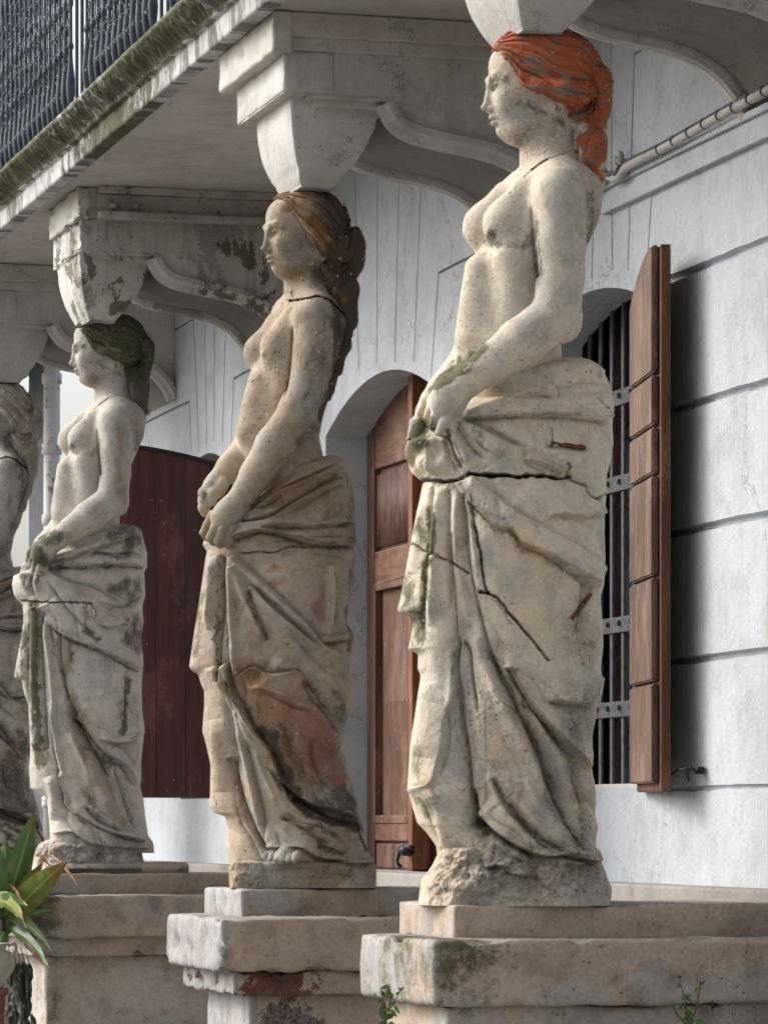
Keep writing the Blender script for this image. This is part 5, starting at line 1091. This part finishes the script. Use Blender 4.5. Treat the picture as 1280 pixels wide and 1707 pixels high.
    E1 = u6((300, 20), (340, 160), (400, 270), (470, 390), (540, 500), (590, 620), (640, 740), (690, 800), (770, 850), (880, 888), (1000, 918))
    rl.over(E1, 13, 4, 20, 1, (.02, .04), .5, .85); rl.ridge([(x - 8, y + 6) for x, y in E1], 7, 6)
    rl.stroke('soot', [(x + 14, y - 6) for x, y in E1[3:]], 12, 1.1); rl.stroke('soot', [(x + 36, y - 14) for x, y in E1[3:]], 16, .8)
    rl.crease(u6((318, 110), (352, 240), (372, 290)), 3, 9, soot=.9); rl.crease(u6((345, 520), (362, 620), (395, 740), (440, 860), (490, 960), (540, 1012)), 5, 16, (.06, .04), .6)
    rl.ridge(u6((370, 330), (420, 520), (460, 700), (500, 880)), 8, 9); rl.crease(u6((430, 430), (470, 600), (510, 800), (520, 960)), 3.5, 6); rl.ridge(u6((470, 480), (530, 640), (590, 780)), 5, 5)
    rl.stroke('pink', u6((375, 640), (385, 800), (400, 880)), 6, .8)
    rl.over(u6((540, 560), (620, 660), (700, 730), (800, 780), (870, 795), (1000, 862)), 11, 3, 16, -1, (.1, .04), .6, .9); rl.crease(u6((660, 738), (720, 760), (800, 805), (900, 850), (1000, 872)), 4.5, 13, (.05, .03), 1.0)
    rl.ridge(u6((520, 380), (620, 560), (740, 700), (850, 790)), 8, 5); rl.ridge(u6((840, 480), (900, 640), (990, 800)), 12, 8); rl.crease(u6((780, 420), (800, 560), (850, 720)), 5, 8, soot=.8)
    rl.over(u6((590, 850), (700, 880), (800, 905), (880, 960), (950, 1020)), 8, 3, 13, 1, soot=.9); rl.crease(u6((790, 975), (860, 1010), (950, 1048)), 3.4, 8, soot=1.0); rl.crease(u6((600, 845), (720, 900), (860, 990)), 3, 7, soot=.8)
    rl.over(u6((515, 1000), (600, 1000), (700, 998), (750, 1020), (800, 1050), (900, 1065), (1000, 1078), (1088, 1070)), 11, 3, 16, -1, (.03, .03), .7, .5)
    rl.stroke('soot', u6((820, 380), (870, 560), (930, 700), (960, 830)), 26, 1.0); rl.stroke('soot', u6((900, 180), (930, 330)), 16, .8); rl.stroke('pink', u6((700, 320), (760, 420), (790, 560)), 20, .85); rl.stroke('pink', u6((860, 560), (900, 640)), 10, .8)
    rl.stroke('warm', u6((420, 100), (520, 260), (640, 480), (700, 600)), 40, 1.15); rl.blob('pink', 530, 1225, 26, 56, 1.6, -.5); rl.blob('pink', 470, 1180, 30, 24, .9); rl.blob('pink', 560, 1300, 16, 26, 1.0); rl.blob('pink', 500, 1150, 26, 16, .8); rl.stroke('soot', u6((480, 200), (560, 400), (620, 560)), 10, .5); rl.blob('soot', 425, 1120, 30, 9, .6); rl.blob('warm', 430, 1080, 30, 30, .7); rl.blob('pale', 462, 1108, 18, 12, .8)
    rl.blob('warm', 500, 820, 90, 50, .75); rl.blob('soot', 520, 850, 90, 30, .45); rl.stroke('soot', u5((980, 120), (1000, 400), (985, 800), (975, 1100)), 12, .8); rl.blob('warm', 470, 960, 60, 40, .5)
    rl.blob('pale', 470, 1425, 60, 14, 1.0); rl.blob('pale', 430, 1455, 60, 20, .9); rl.blob('ochre', 560, 1462, 50, 12, .6); rl.stroke('pale', u6((560, 900), (700, 960)), 14, .8); rl.crack(u6((1005, 870), (1020, 920), (1060, 1020)), 2.2, 6, 2)
    rl.blob('pale', 578, 1358, 7, 4, 1.2)
    for q, w, a in ((((470, 930), (500, 1000), (510, 1060)), 48, 10), (((440, 1120), (470, 1140), (500, 1160)), 34, 10), (((372, 920), (372, 1060), (385, 1180), (410, 1300)), 9, -9), (((500, 1180), (540, 1270), (570, 1340)), 22, -8), (((400, 1180), (430, 1280), (470, 1370)), 14, 8), (((540, 1080), (570, 1160)), 22, 8), (((360, 1200), (368, 1320)), 14, 7)): rl.ridge(q, w, a, (.2, .2))
    fan(rl, 370, 900, 2.4, 7, 60, -.3, 1.6, [(500, 970, 60, 55)]); fan(rl, 400, 1080, 6, 6, 110, .6, 1.7)
    rl.h = unsharp(rl.h * 1.3, 5, .65)
    Lp = [(752, 470), (770, 425), (800, 408), (830, 385), (860, 372), (885, 346), (905, 338), (918, 346), (924, 344), (959, 339), (1006, 332), (1037, 327), (1077, 321), (1112, 316), (1118, 320), (1124, 331), (1141, 336), (1152, 341), (1178, 341), (1219, 338), (1237, 343), (1275, 352), (1344, 350), (1355, 357), (1361, 376), (1381, 381), (1412, 378), (1431, 382), (1445, 381)]
    Rp = [(752, 566), (760, 571), (781, 581), (818, 589), (871, 593), (899, 593), (915, 589), (927, 592), (959, 591), (1006, 581), (1040, 578), (1052, 588), (1068, 591), (1099, 584), (1127, 585), (1150, 592), (1175, 588), (1203, 577), (1256, 575), (1303, 585), (1350, 598), (1369, 602), (1419, 614), (1434, 621), (1445, 622)]
    Dp = [(752, 84), (800, 98), (850, 108), (950, 114), (1150, 112), (1350, 108), (1445, 112)]
    sk = loft(rl, Lp, Rp, Dp, 754, 1441, 1.35, 350, 60, 2.25, 1.1, .055, 20, 11, slope=(566, .30, 50))
    rl.blob('rough', 500, 1458, 160, 26, .9)
    bs = loft(rl, [(1432, 392), (1445, 384), (1478, 386)], [(1432, 618), (1445, 627), (1478, 627)], [(1432, 118), (1478, 122)], 1432, 1478, 1.5, 260, 50, 9, 2.6, .05, 5, 14)
    FV = Vol(425, 540, 1395, 1450, 60, 160, 1.3)      # foot with five toes
    FV.chain([K(500, 1424, 96), K(476, 1426, 122), K(470, 1430, 128)], [17, 16, 12], 6)
    for i in range(5): FV.chain([K(498 - i * 10, 1421 + i * .8, 124 - i * 1.5), K(494 - i * 10.5, 1427, 138 - i * 3), K(492 - i * 10.5, 1433, 143 - i * 3)], [7.5 - i * .7, 7 - i * .7, 6 - i * .6], 2)
    ft = FV.nets()
    H = Vol(446, 616, 312, 700, -72, 78, 1.4)
    H.ell(K(518, 370, 0), (62, 53, 55), 5); H.ell(K(492, 352, 0), (42, 34, 46), 10); H.ell(K(545, 385, 0), (38, 52, 50), 10)
    for s in (-1, 1):
        H.chain([K(492, 350, 36 * s), K(508, 372, 46 * s), K(524, 396, 52 * s), (545, 418, 52 * s), (568, 424, 40 * s), (580, 410, 26 * s)], [9, 12, 14, 16, 17, 14], 9)
    yB = [(440, 328), (470, 334), (486, 350), (500, 376), (512, 396), (526, 416), (540, 436), (552, 446), (575, 448), (620, 448)]
    yBa = np.array(yB, float); sl, X, Y, D = H.sub((-1e5,) * 3, (1e5,) * 3); cutp = (Y - np.interp(X[:, 0, 0] - D[0, 0, :].max() * 0, yBa[:, 0], yBa[:, 1])[:, None, None]) * .7
    H.f = np.maximum(H.f, np.broadcast_to(cutp, H.f.shape).astype(np.float32)); H.f = np.maximum(H.f, np.broadcast_to(324 - Y, H.f.shape))
    H.ell(K(591, 422, 4), (16, 43, 30), 5); H.cone(K(572, 400, 0), K(588, 410, 0), 18, 18, 8)
    H.chain([K(560, 446, 4), K(576, 482, 12), K(577, 530, 24), K(568, 575, 34), K(556, 615, 40), K(541, 655, 44), K(527, 700, 40)], [20, 20, 17, 15, 13, 11, 6], 8); H.cone(K(545, 450, 22), K(566, 490, 30), 15, 14, 10)
    hv = H.nets(hair_disp([(460, 328), (490, 322), (520, 321), (556, 332), (580, 370), (620, 380)], yB, 3.4, 4, 11, 3.0, 2., (578, 452, 12)))
    rl.blob('ochre', 478, 338, 16, 12, 1.2); rl.stroke('ochre', [(520, 362), (540, 380), (555, 396)], 8, 1.4); rl.stroke('ochre', [(495, 355), (520, 375), (540, 402)], 9, .8); rl.blob('ochre', 575, 500, 12, 10, 1.1); rl.blob('ochre', 556, 478, 8, 12, .8)
    def rd(P): return (fbm(P * .035, 4) - .5) * 2.4 * rl.at(rl.m['rough'], P[:, 0], P[:, 1]) + (fbm(P * .025 + 9, 3) - .5) * 1.2 + .55 * np.minimum(0, rl.at(rl.h, P[:, 0], P[:, 1])) * (P[:, 2] > 15)
    return rl, sk, bs, hv, V.nets(rd), None, ft

def put(fig, org, s, root, mat, hair_masks, over=None):
    rl, sk, bs, hv, bv, fv = fig[:6]; ms = {k: v for k, v in rl.m.items()}
    if over: over(rl, ms)
    finish('body', bv[0], bv[1], org, s, rl, mat, root, ms)
    finish('drapery', sk[0], sk[1], org, s, rl, mat, root, ms, sk[2])
    finish('base', bs[0], bs[1], org, s, rl, mat, root, ms, bs[2])
    hm = dict(ms); hm.update(hair_masks); finish('hair', hv[0], hv[1], org, s, rl, mat, root, hm)
    if len(fig) > 6 and not isinstance(fig[6], np.ndarray): finish('foot', fig[6][0], fig[6][1], org, s, rl, mat, root, ms)

fa = figure_a(); sA = F / 9.91; orgA = (851, 1507)
def figure_c(fa):
    rl = Relief(600, 1060, 40, 1520, lambda x, y: (140 * math.sqrt(max(0, 1 - ((x - 850) / 155) ** 2))) if y > 610 else 80)
    for k in rl.m: rl.m[k][:560, 40:] = fa[0].m[k][:560] * (0 if k in ('moss', 'warm', 'pale', 'red', 'rust', 'crack') else .8)
    cv = lambda X, Y, oy, sc=3.2: (851 + (X / sc - 148) / .642, 1507 + ((oy + Y / sc) - 1458) / .642)
    r3 = lambda *p: [cv(x, y, 860) for x, y in p]; r4 = lambda *p: [cv(x, y, 1280) for x, y in p]
    rl.over(r3((275, 245), (380, 242), (480, 243), (600, 240), (700, 250), (785, 268)), 15, 4, 20, -1, (.04, .03), .6, .9); rl.ridge(r3((300, 200), (420, 165), (540, 125), (640, 80)), 11, 9); rl.over(r3((290, 205), (420, 190), (480, 160), (600, 130), (760, 95)), 10, 3, 16, -1, soot=.6)
    rl.crease(r3((520, 170), (620, 185), (770, 205)), 4, 8, soot=.7); rl.ridge(r3((540, 215), (660, 222), (780, 240)), 8, 6)
    rl.over(r3((265, 250), (310, 285), (370, 325), (450, 355), (540, 385), (620, 440), (650, 468)), 12, 4, 20, 1, (.03, .1), .5, .6); rl.ridge(r3((500, 290), (600, 330), (720, 340)), 26, 8); rl.over(r3((560, 440), (650, 470), (720, 440), (775, 400)), 10, 4, 18, -1, soot=.6)
    rl.ridge(r3((300, 290), (400, 380), (520, 480), (620, 560)), 14, 9); rl.crease(r3((280, 330), (380, 470), (480, 580), (560, 640)), 4, 9, soot=.5)
    rl.over(r3((240, 470), (270, 520), (310, 570), (370, 622), (450, 660), (540, 690), (640, 745), (700, 780), (770, 820)), 18, 4, 28, -1, (.03, .05), .5, .85); rl.ridge(r3((300, 520), (400, 600), (560, 670), (700, 745)), 9, 8)
    rl.over(r3((530, 480), (548, 555), (590, 580), (650, 578), (715, 545)), 9, 3, 16, -1, soot=.6); rl.crack(r3((125, 455), (240, 452), (380, 450), (520, 455)), 1.5, 6); rl.crack(r3((520, 455), (545, 500), (540, 540)), 1., 4)
    for q, w, a in ((((182, 455), (175, 700), (168, 1000), (160, 1330)), 4, 15), (((240, 470), (248, 700), (262, 1000), (272, 1250)), 4, 15), (((275, 500), (300, 620), (350, 800), (400, 980)), 4, 9)): rl.crease(r3(*q), w, a, (.03, .04), .7)
    rl.ridge(r3((212, 470), (210, 800), (215, 1250)), 15, 11, (.02, .05)); rl.ridge(r3((262, 560), (300, 800), (330, 1100)), 8, 9); rl.ridge(r3((150, 560), (140, 800), (150, 1000)), 12, 7); rl.ridge(r3((310, 640), (360, 860), (430, 1020)), 7, 8)
    rl.crease(r3((345, 640), (365, 850), (420, 1010), (500, 1180), (620, 1400)), 7, 12, (.05, .05), .6); rl.over(r3((430, 1068), (480, 1110), (530, 1180), (600, 1260), (690, 1340), (740, 1440)), 16, 4, 24, -1, (.04, .1), .5, .8)
    rl.over(r3((560, 1183), (600, 1195), (660, 1205), (720, 1190), (765, 1140)), 12, 4, 22, -1, (.1, .05), .5, .6); rl.ridge(r3((640, 700), (620, 900), (660, 1120)), 40, 9); rl.crease(r3((700, 800), (690, 1000), (680, 1160)), 7, 9, soot=.9); rl.ridge(r3((740, 840), (735, 1000), (725, 1150)), 8, 8)
    rl.ridge(r3((290, 990), (330, 1200), (370, 1400)), 9, 10); rl.crease(r3((285, 1000), (310, 1200), (340, 1420)), 4, 10, soot=.5); rl.ridge(r3((400, 1150), (470, 1300), (520, 1450)), 10, 9)
    rl.crease(r4((320, 0), (350, 80), (375, 150), (385, 230)), 5, 14, soot=.7); rl.over(r4((345, 20), (370, 130), (395, 200), (470, 255), (560, 310), (650, 350), (780, 390)), 14, 4, 22, -1, (.05, .04), .5, .8)
    rl.crease(r4((480, 200), (530, 260), (600, 310), (680, 345)), 5, 13, soot=.9); rl.ridge(r4((500, 190), (560, 240), (640, 310)), 7, 9); rl.crease(r4((640, 0), (680, 120), (710, 240), (745, 340)), 5, 12, soot=.8); rl.ridge(r4((560, 20), (620, 160), (690, 320)), 10, 9); rl.ridge(r4((700, 60), (740, 200), (770, 330)), 8, 8)
    rl.ridge(r4((300, 40), (330, 160), (320, 280)), 16, 11); rl.over(r4((280, 330), (340, 350), (420, 340), (520, 400), (640, 420), (800, 430)), 9, 3, 18, -1, soot=.5)
    m = lambda *q: rl.stroke(*q)
    m('moss', r3((212, 470), (205, 700), (210, 1000), (230, 1300)), 20, 1.15); m('moss', r3((150, 520), (130, 700), (110, 860)), 16, .75); rl.blob('moss', *cv(190, 180, 860), 34, 34, 1.2); rl.blob('moss', *cv(270, 110, 860), 34, 18, 1.1); rl.blob('moss', *cv(350, 250, 860), 34, 16, .8)
    m('moss', r3((480, 480), (500, 600), (560, 660)), 16, .8); m('soot', r3((640, 100), (740, 60), (700, 180)), 26, 1.0); m('soot', r3((540, 190), (700, 210)), 12, .8); m('soot', r3((640, 380), (740, 360), (720, 440)), 22, .9); m('soot', r3((740, 540), (750, 700), (700, 620)), 20, 1.0)
    m('soot', r3((700, 860), (690, 1000), (680, 1150)), 12, 1.1); m('warm', r3((370, 650), (400, 760), (380, 820)), 18, 1.2); m('soot', r3((400, 640), (420, 760)), 14, .7); m('warm', r3((420, 980), (460, 1150), (540, 1330), (600, 1450)), 26, 1.2); m('soot', r3((430, 1060), (500, 1200), (620, 1330)), 16, .8)
    m('pale', r3((480, 720), (460, 900), (470, 1000)), 16, 1.0); m('pale', r3((350, 400), (440, 520)), 18, .9); m('pale', r3((270, 620), (330, 900)), 10, .6); m('warm', r4((620, 180), (680, 280)), 14, 1.1); m('soot', r4((480, 120), (560, 260)), 22, .7); m('pale', r4((500, 400), (700, 410)), 20, .8); m('pale', r4((300, 400), (400, 380)), 20, .6)
    rl.blob('warm', 950, 520, 26, 30, .9); m('warm', [(945, 340), (940, 480)], 18, .7); rl.blob('warm', 860, 210, 30, 22, 1.0); rl.blob('moss', 775, 632, 44, 22, 1.2); rl.blob('moss', 735, 680, 30, 34, 1.2)
    rl.blob('h', 690, 722, 12, 14, 8); rl.blob('h', 706, 756, 10, 12, 7); rl.blob('h', 730, 745, 8, 22, 8); rl.crease([(716, 715), (712, 745), (722, 785)], 3, 9, soot=.6); rl.crease([(690, 745), (700, 770), (716, 782)], 3, 6, soot=.6); rl.blob('moss', 700, 740, 34, 40, .9)
    rl.blob('rough', 860, 1450, 150, 40, 1.2); fan(rl, 762, 700, 2.7, 9, 70, -.25, 1.75); fan(rl, 780, 850, 6, 7, 160, .7, 1.7); rl.h = unsharp(rl.h * 1.25, 6, .6)
    L_ = [(590, 815), (650, 765), (675, 742), (690, 705), (720, 668)] + [cv(x, y, 860) [::-1] for x, y in ((75, 300), (68, 360), (80, 420), (125, 470), (130, 560), (120, 640), (95, 760), (80, 862), (128, 880), (138, 960), (155, 1000), (160, 1200), (160, 1330))] + [cv(x, y, 1280)[::-1] for x, y in ((165, 110), (200, 130), (255, 160), (265, 260), (270, 340), (268, 420), (262, 450))]
    R_ = [(590, 952), (600, 975)] + [cv(x, y, 860)[::-1] for x, y in ((752, 60), (768, 130), (786, 200), (786, 270), (770, 300), (776, 420), (760, 480), (766, 560), (756, 640), (764, 800), (756, 900), (758, 1040), (772, 1130), (765, 1200), (752, 1300), (748, 1440))] + [cv(x, y, 1280)[::-1] for x, y in ((752, 60), (766, 170), (778, 280), (790, 360), (818, 400), (822, 450))]
    Dp = [(590, 108), (620, 118), (650, 124), (700, 136), (800, 138), (1000, 134), (1200, 130), (1350, 130), (1460, 138)]
    sk = loft(rl, [(y, x) for y, x in L_], [(y, x) for y, x in R_], Dp, 592, 1450, 1.8, 330, 60, 2.25, 1.3, .045, 26, 41, slope=(968, .20, 70))
    Lb = [(1410, 735), (1440, 720), (1470, 712), (1507, 706)]; Rb = [(1410, 975), (1440, 985), (1470, 992), (1507, 990)]
    bs = loft(rl, Lb, Rb, [(1410, 126), (1450, 146), (1507, 156)], 1410, 1507, 1.8, 300, 60, 3.4, 4, .045, 22, 44, 1.1)
    return (rl, sk, bs) + tuple(fa[3:])
GR = 'draped female statues carrying the balcony'
rA = empty('statue', cw((851 - CX) / sA, 9.91, (HY - 1507) / sA), 'cream stone draped woman statue with red painted hair, cracked skirt and mossy bundle of cloth', 'statue', GR)
put(fa, orgA, sA, rA, M['sA'], {'red': fa[6], 'moss': 0.0})
def on_stone(o, x, y, org, s):     # point of the carved surface behind a photo position, statue-local
    d0 = 300.; q = np.array([(x - org[0]) / s, (org[1] - y) / s]); A = Vector((q[0] * CT - d0 / s * ST, -d0 / s * CT - q[0] * ST, q[1]))
    ok, p, n_, i_ = o.ray_cast(A, Vector((ST, CT, 0))); return p if ok else A + Vector((ST, CT, 0)) * 180 / s
bpy.context.view_layer.update(); dr = [c for c in rA.children if c.name.startswith('drapery')][0]
for ax, ay, bx, by, r_ in ((915, 752, 970, 757, .0055), (948, 1035, 980, 996, .0045)):
    a_, b_ = on_stone(dr, ax, ay, orgA, sA), on_stone(dr, bx, by, orgA, sA); N_ = 8; bm = bmesh.new(); off = Vector((-ST, -CT, 0)) * .002
    tube(bm, [a_.lerp(b_, k / N_) + off + Vector((random.uniform(-.0012, .0012), 0, random.uniform(-.0015, .0015))) for k in range(N_ + 1)], [r_ * random.uniform(.75, 1.15) for _ in range(N_ + 1)], 8)
    me = bpy.data.meshes.new('rusty_bar'); bm.to_mesh(me); bm.free(); me.materials.append(M['rust']); o = bpy.data.objects.new('rusty_bar', me); COL.objects.link(o); o.parent = rA; me.polygons.foreach_set('use_smooth', [True] * len(me.polygons))
fb = figure_b(); sB = F / 12.11; orgB = (490, 1478)
rB = empty('statue', cw((490 - CX) / sB, 12.11, (HY - 1478) / sB), 'brown weathered draped woman statue with dark ochre-streaked hair and both hands low on her skirt', 'statue', GR)
put(fb, orgB, sB, rB, M['sB'], {'soot': lambda v: np.clip(.45 + .9 * (v[:, 0] - 515) / 40, .3, 1.3), 'warm': .9, 'moss': 0.0})
# second cast of figure A, further away: greener, greyer
sC = sA
rC = empty('statue', cw((148 - CX) / F * 15.44, 15.44, (HY - 1507) / sA), 'grey stone draped woman statue with dark green mossy hair and green streaks down the skirt', 'statue', GR)
fc = figure_c(fa)
put(fc, orgA, sA, rC, M['sC'], {'red': 0.0, 'moss': lambda v: np.clip(.82 - np.clip(v[:, 1] - 200, 0, 60) / 250, .45, 1.2), 'soot': lambda v: np.where(v[:, 0] > 975, 1.2, .95), 'warm': 0.})
def overD(rl, ms):
    for k in ('moss', 'ochre'): ms[k] = ms[k] * 0
    ms['pale'] = np.clip(ms['pale'] + .42, 0, 1.2); ms['soot'] = np.clip(ms['soot'] + .25, 0, 1.2); ms['pink'] = ms['pink'] * .2
rD = empty('statue', cw((-10 - CX) / F * 17.38, 17.38, (HY - 1478) / sB), 'flaking stone draped woman statue cut off by the left edge of the photo', 'statue', GR)
put(fb, orgB, sB, rD, M['sD'], {'soot': .45, 'warm': .6, 'moss': 0.0}, overD)

# ------------------------------------------------------------------ plants and urn
def leaf(bm, base, dirv, length, width, droop=.3, twist=0., n=14, fold=.25, tip=.8, al=None):
    d = Vector(dirv).normalized(); up = Vector((0, 0, 1)); side = d.cross(Vector((ST, CT, 0)))
    if side.length < .1: side = Vector((1, 0, 0))
    side.normalize(); side = Matrix.Rotation(twist - .45, 3, d) @ side; p = Vector(base); rows = []
    for i in range(n + 1):
        t = i / n; w = width * (math.sin(math.pi * min(1, t ** .75 * .98 + .02)) ** .85) * .5
        nv = side.cross(d).normalized(); wob = .06 * width * math.sin(t * 17 + length * 90)
        rows.append([bm.verts.new(p + side * w * s + nv * (abs(s) * w * fold + wob * abs(s))) for s in (-1, -.5, 0, .5, 1)])
        d = (d + Vector((0, 0, -1)) * droop / n * (1 + t)).normalized(); p = p + d * length / n
    for a, b in zip(rows, rows[1:]):
        for k in range(4): bm.faces.new((a[k], a[k + 1], b[k + 1], b[k]))
    if al is not None:
        for i, r in enumerate(rows):
            for v, w_ in zip(r, (1, .5, 0, .5, 1)): al.append((i / n, w_))
def foliage(name, leaves, mat, par):
    bm = bmesh.new(); al = []
    for L in leaves: leaf(bm, *L, al=al)
    me = bpy.data.meshes.new(name); bm.to_mesh(me); bm.free(); al = np.array(al); set_attr(me, 'along', al[:, 0]); set_attr(me, 'across', al[:, 1]); o = link(name, me, mat, par, True)
    return o
PY = 14.2
def pp_(x, y, Y=PY): return onY(x, y, Y)
def lf(x0, y0, x1, y1, w, droop=.1, tw=0., dy=0., Y=PY, fold=.25):
    a, b = pp_(x0, y0, Y), pp_(x1, y1, Y); b.y += dy; return (a, b - a, (b - a).length * 1.03, w, droop, tw, 14, fold)
plant = empty('broadleaf_plant', pp_(8, 1560), 'broad-leaved green plant with browning leaf tips in front of the far pedestals', 'plant')
foliage('foliage', [lf(16, 1500, 50, 1356, .085, .0, .5, -.1), lf(6, 1500, 22, 1400, .075, .0, .6, .15), lf(2, 1540, -30, 1400, .09, .1, .5), lf(0, 1540, 4, 1400, .07, 0, 1.1, .2), lf(4, 1525, 70, 1532, .05, .55, .4, -.3), lf(10, 1530, -40, 1500, .07, .5, .4, -.2), lf(0, 1560, 40, 1500, .07, .1, .5, .1), lf(-6, 1520, 18, 1478, .09, .3, .4, -.3), lf(24, 1510, 34, 1410, .05, .0, .8, .25), lf(10, 1500, -14, 1380, .08, .05, .3, .1), lf(20, 1540, 96, 1500, .035, .3, .2, .1), lf(14, 1546, 58, 1566, .045, .4, .5, -.35), lf(8, 1552, -30, 1566, .06, .4, .2, -.3), lf(22, 1524, 40, 1452, .06, .05, .2, .05)], M['leaf'], plant)
foliage('foliage', [lf(14, 1532, 84, 1428, .100, .12, .5, -.25), lf(18, 1520, 60, 1436, .06, .1, .9, -.1), lf(-10, 1500, 20, 1490, .075, .5, .5, -.35)], M['leaf_y'], plant)['label'] = 'yellowing leaves with brown tips'
foliage('dry_leaf', [lf(60, 1424, 86, 1432, .03, .9, .9, -.2), lf(84, 1424, 108, 1460, .012, .2, .6, -.3), lf(76, 1440, 74, 1474, .010, .1, .3, -.2), lf(20, 1548, 62, 1590, .035, .3, .6, -.2), lf(16, 1474, 28, 1500, .02, .5, .9, -.3)], M['leaf_r'], plant)
bm = bmesh.new(); tube(bm, [pp_(-4, 1640), pp_(0, 1580), pp_(8, 1520)], [.02, .018, .012], 8); bmobj('stem', bm, M['stem'], plant, True)
hang = empty('trailing_plant', pp_(45, 1590, 14.6), 'dark trailing plant with narrow hanging leaves beside the white urn', 'plant')
rr = random.Random(4); Ls = []; bm = bmesh.new()
for k in range(5):
    x0 = 20 + k * 7; pts = [pp_(x0 - 6, 1580, 14.6), pp_(x0, 1600, 14.6), pp_(x0 + rr.uniform(-8, 8), 1650, 14.55), pp_(x0 + rr.uniform(-12, 12), 1720, 14.55)]; tube(bm, pts, .0018, 5)
    for j in range(10):
        y_ = 1600 + j * 14 + rr.uniform(-6, 6); x_ = x0 + rr.uniform(-6, 6); Ls.append(lf(x_, y_, x_ + rr.uniform(-16, 14), y_ + rr.uniform(24, 40), .026, .1, rr.uniform(.1, 1.1), rr.uniform(-.05, .05), 14.6))
bmobj('stem', bm, M['stem'], hang, True); foliage('foliage', Ls, M['leaf_d'], hang)
bl = empty('grey_leaf_clump', pp_(66, 1500, 14.75), 'small clump of blue-grey leaves on the corner of the mossy pedestal', 'plant')
foliage('foliage', [lf(54 + rr.uniform(-8, 8), 1502, 54 + rr.uniform(-16, 32), 1502 - rr.uniform(4, 34), .03, .3, rr.uniform(0, 1.5), rr.uniform(-.06, .06), 14.68) for _ in range(14)], (lambda n: n.done((.07, .085, .10), None, rough=.6))(NT('leaf_bluegrey')), bl)
# urn on a stand
ux = onY(-2, 1600, 13.9); urn = empty('urn', (ux.x, ux.y, ux.z - .1), 'pale glazed two-handled urn on a fluted stand at the lower left corner', 'urn')
bm = bmesh.new(); sc_ = 13.6 / F
lathe(bm, (ux.x, ux.y, ux.z - .10), [(.014, 0), (.022, .004), (.020, .012), (.034, .03), (.052, .058), (.060, .085), (.055, .108), (.036, .126), (.026, .136), (.026, .148), (.040, .158), (.036, .161), (.018, .14)], 32); bmobj('vase', bm, M['urn'], urn, True)
for s in (-1, 1):
    bm = bmesh.new(); tube(bm, cr([(ux.x + s * .035, ux.y, ux.z + .05), (ux.x + s * .058, ux.y, ux.z + .058), (ux.x + s * .063, ux.y, ux.z + .035), (ux.x + s * .05, ux.y, ux.z + .01)], 5), .007, 8); bmobj('handle', bm, M['urn'], urn, True)
bm = bmesh.new(); lathe(bm, (ux.x, ux.y, -.6), [(.09, 0), (.09, .05), (.05, .08), (.018, ux.z + .6 - .32), (.026, ux.z + .6 - .13), (.036, ux.z + .6 - .12), (.036, ux.z + .6 - .101)], 20); bmobj('stand', bm, M['door_h'], urn, True)
# weeds rooted in the pedestal's cracks
def weed(px, py, tops, Y, label, seed):
    b0 = onY(px, py, Y); e = empty('weed', b0, label, 'weed'); r = random.Random(seed); bm = bmesh.new(); Ls = []
    for tx, ty, bud in tops:
        t = onY(tx, ty, Y - .02); mid = b0.lerp(t, .5) + Vector((r.uniform(-.01, .01), 0, .0)); tube(bm, [b0, mid, t], [.0022, .0018, .0012], 6)
        if bud:
            for _ in range(7): a = Vector((r.uniform(-.007, .007), r.uniform(-.007, .007), r.uniform(-.004, .008))); tube(bm, [t, t + a], [.0025, .0015], 5)
        for _ in range(3):
            p = b0.lerp(t, r.uniform(.55, .95)); Ls.append((p, Vector((r.uniform(-1, 1), r.uniform(-.6, .2), r.uniform(-.6, .3))), r.uniform(.015, .03), r.uniform(.008, .012), .5, r.uniform(0, 1.5), 8, .2))
    for _ in range(6): p = b0 + Vector((r.uniform(-.01, .01), -.01, r.uniform(0, .03))); Ls.append((p, Vector((r.uniform(-1, 1), r.uniform(-.8, 0), r.uniform(-.3, .5))), r.uniform(.03, .045), r.uniform(.014, .02), .5, r.uniform(0, 1.2), 8, .2))
    bmobj('stem', bm, M['stem'], e, True); foliage('foliage', Ls, M['leaf'], e)
weed(641, 1712, [(636, 1655, True), (648, 1640, False), (668, 1650, True), (655, 1668, False)], 8.98, 'small weed with dark seed heads below the mossy slab corner', 2)
weed(1150, 1716, [(1131, 1628, True), (1142, 1660, False), (1168, 1640, True), (1118, 1668, False)], 8.97, 'taller weed with two budding stems in front of the nearest slab', 5)
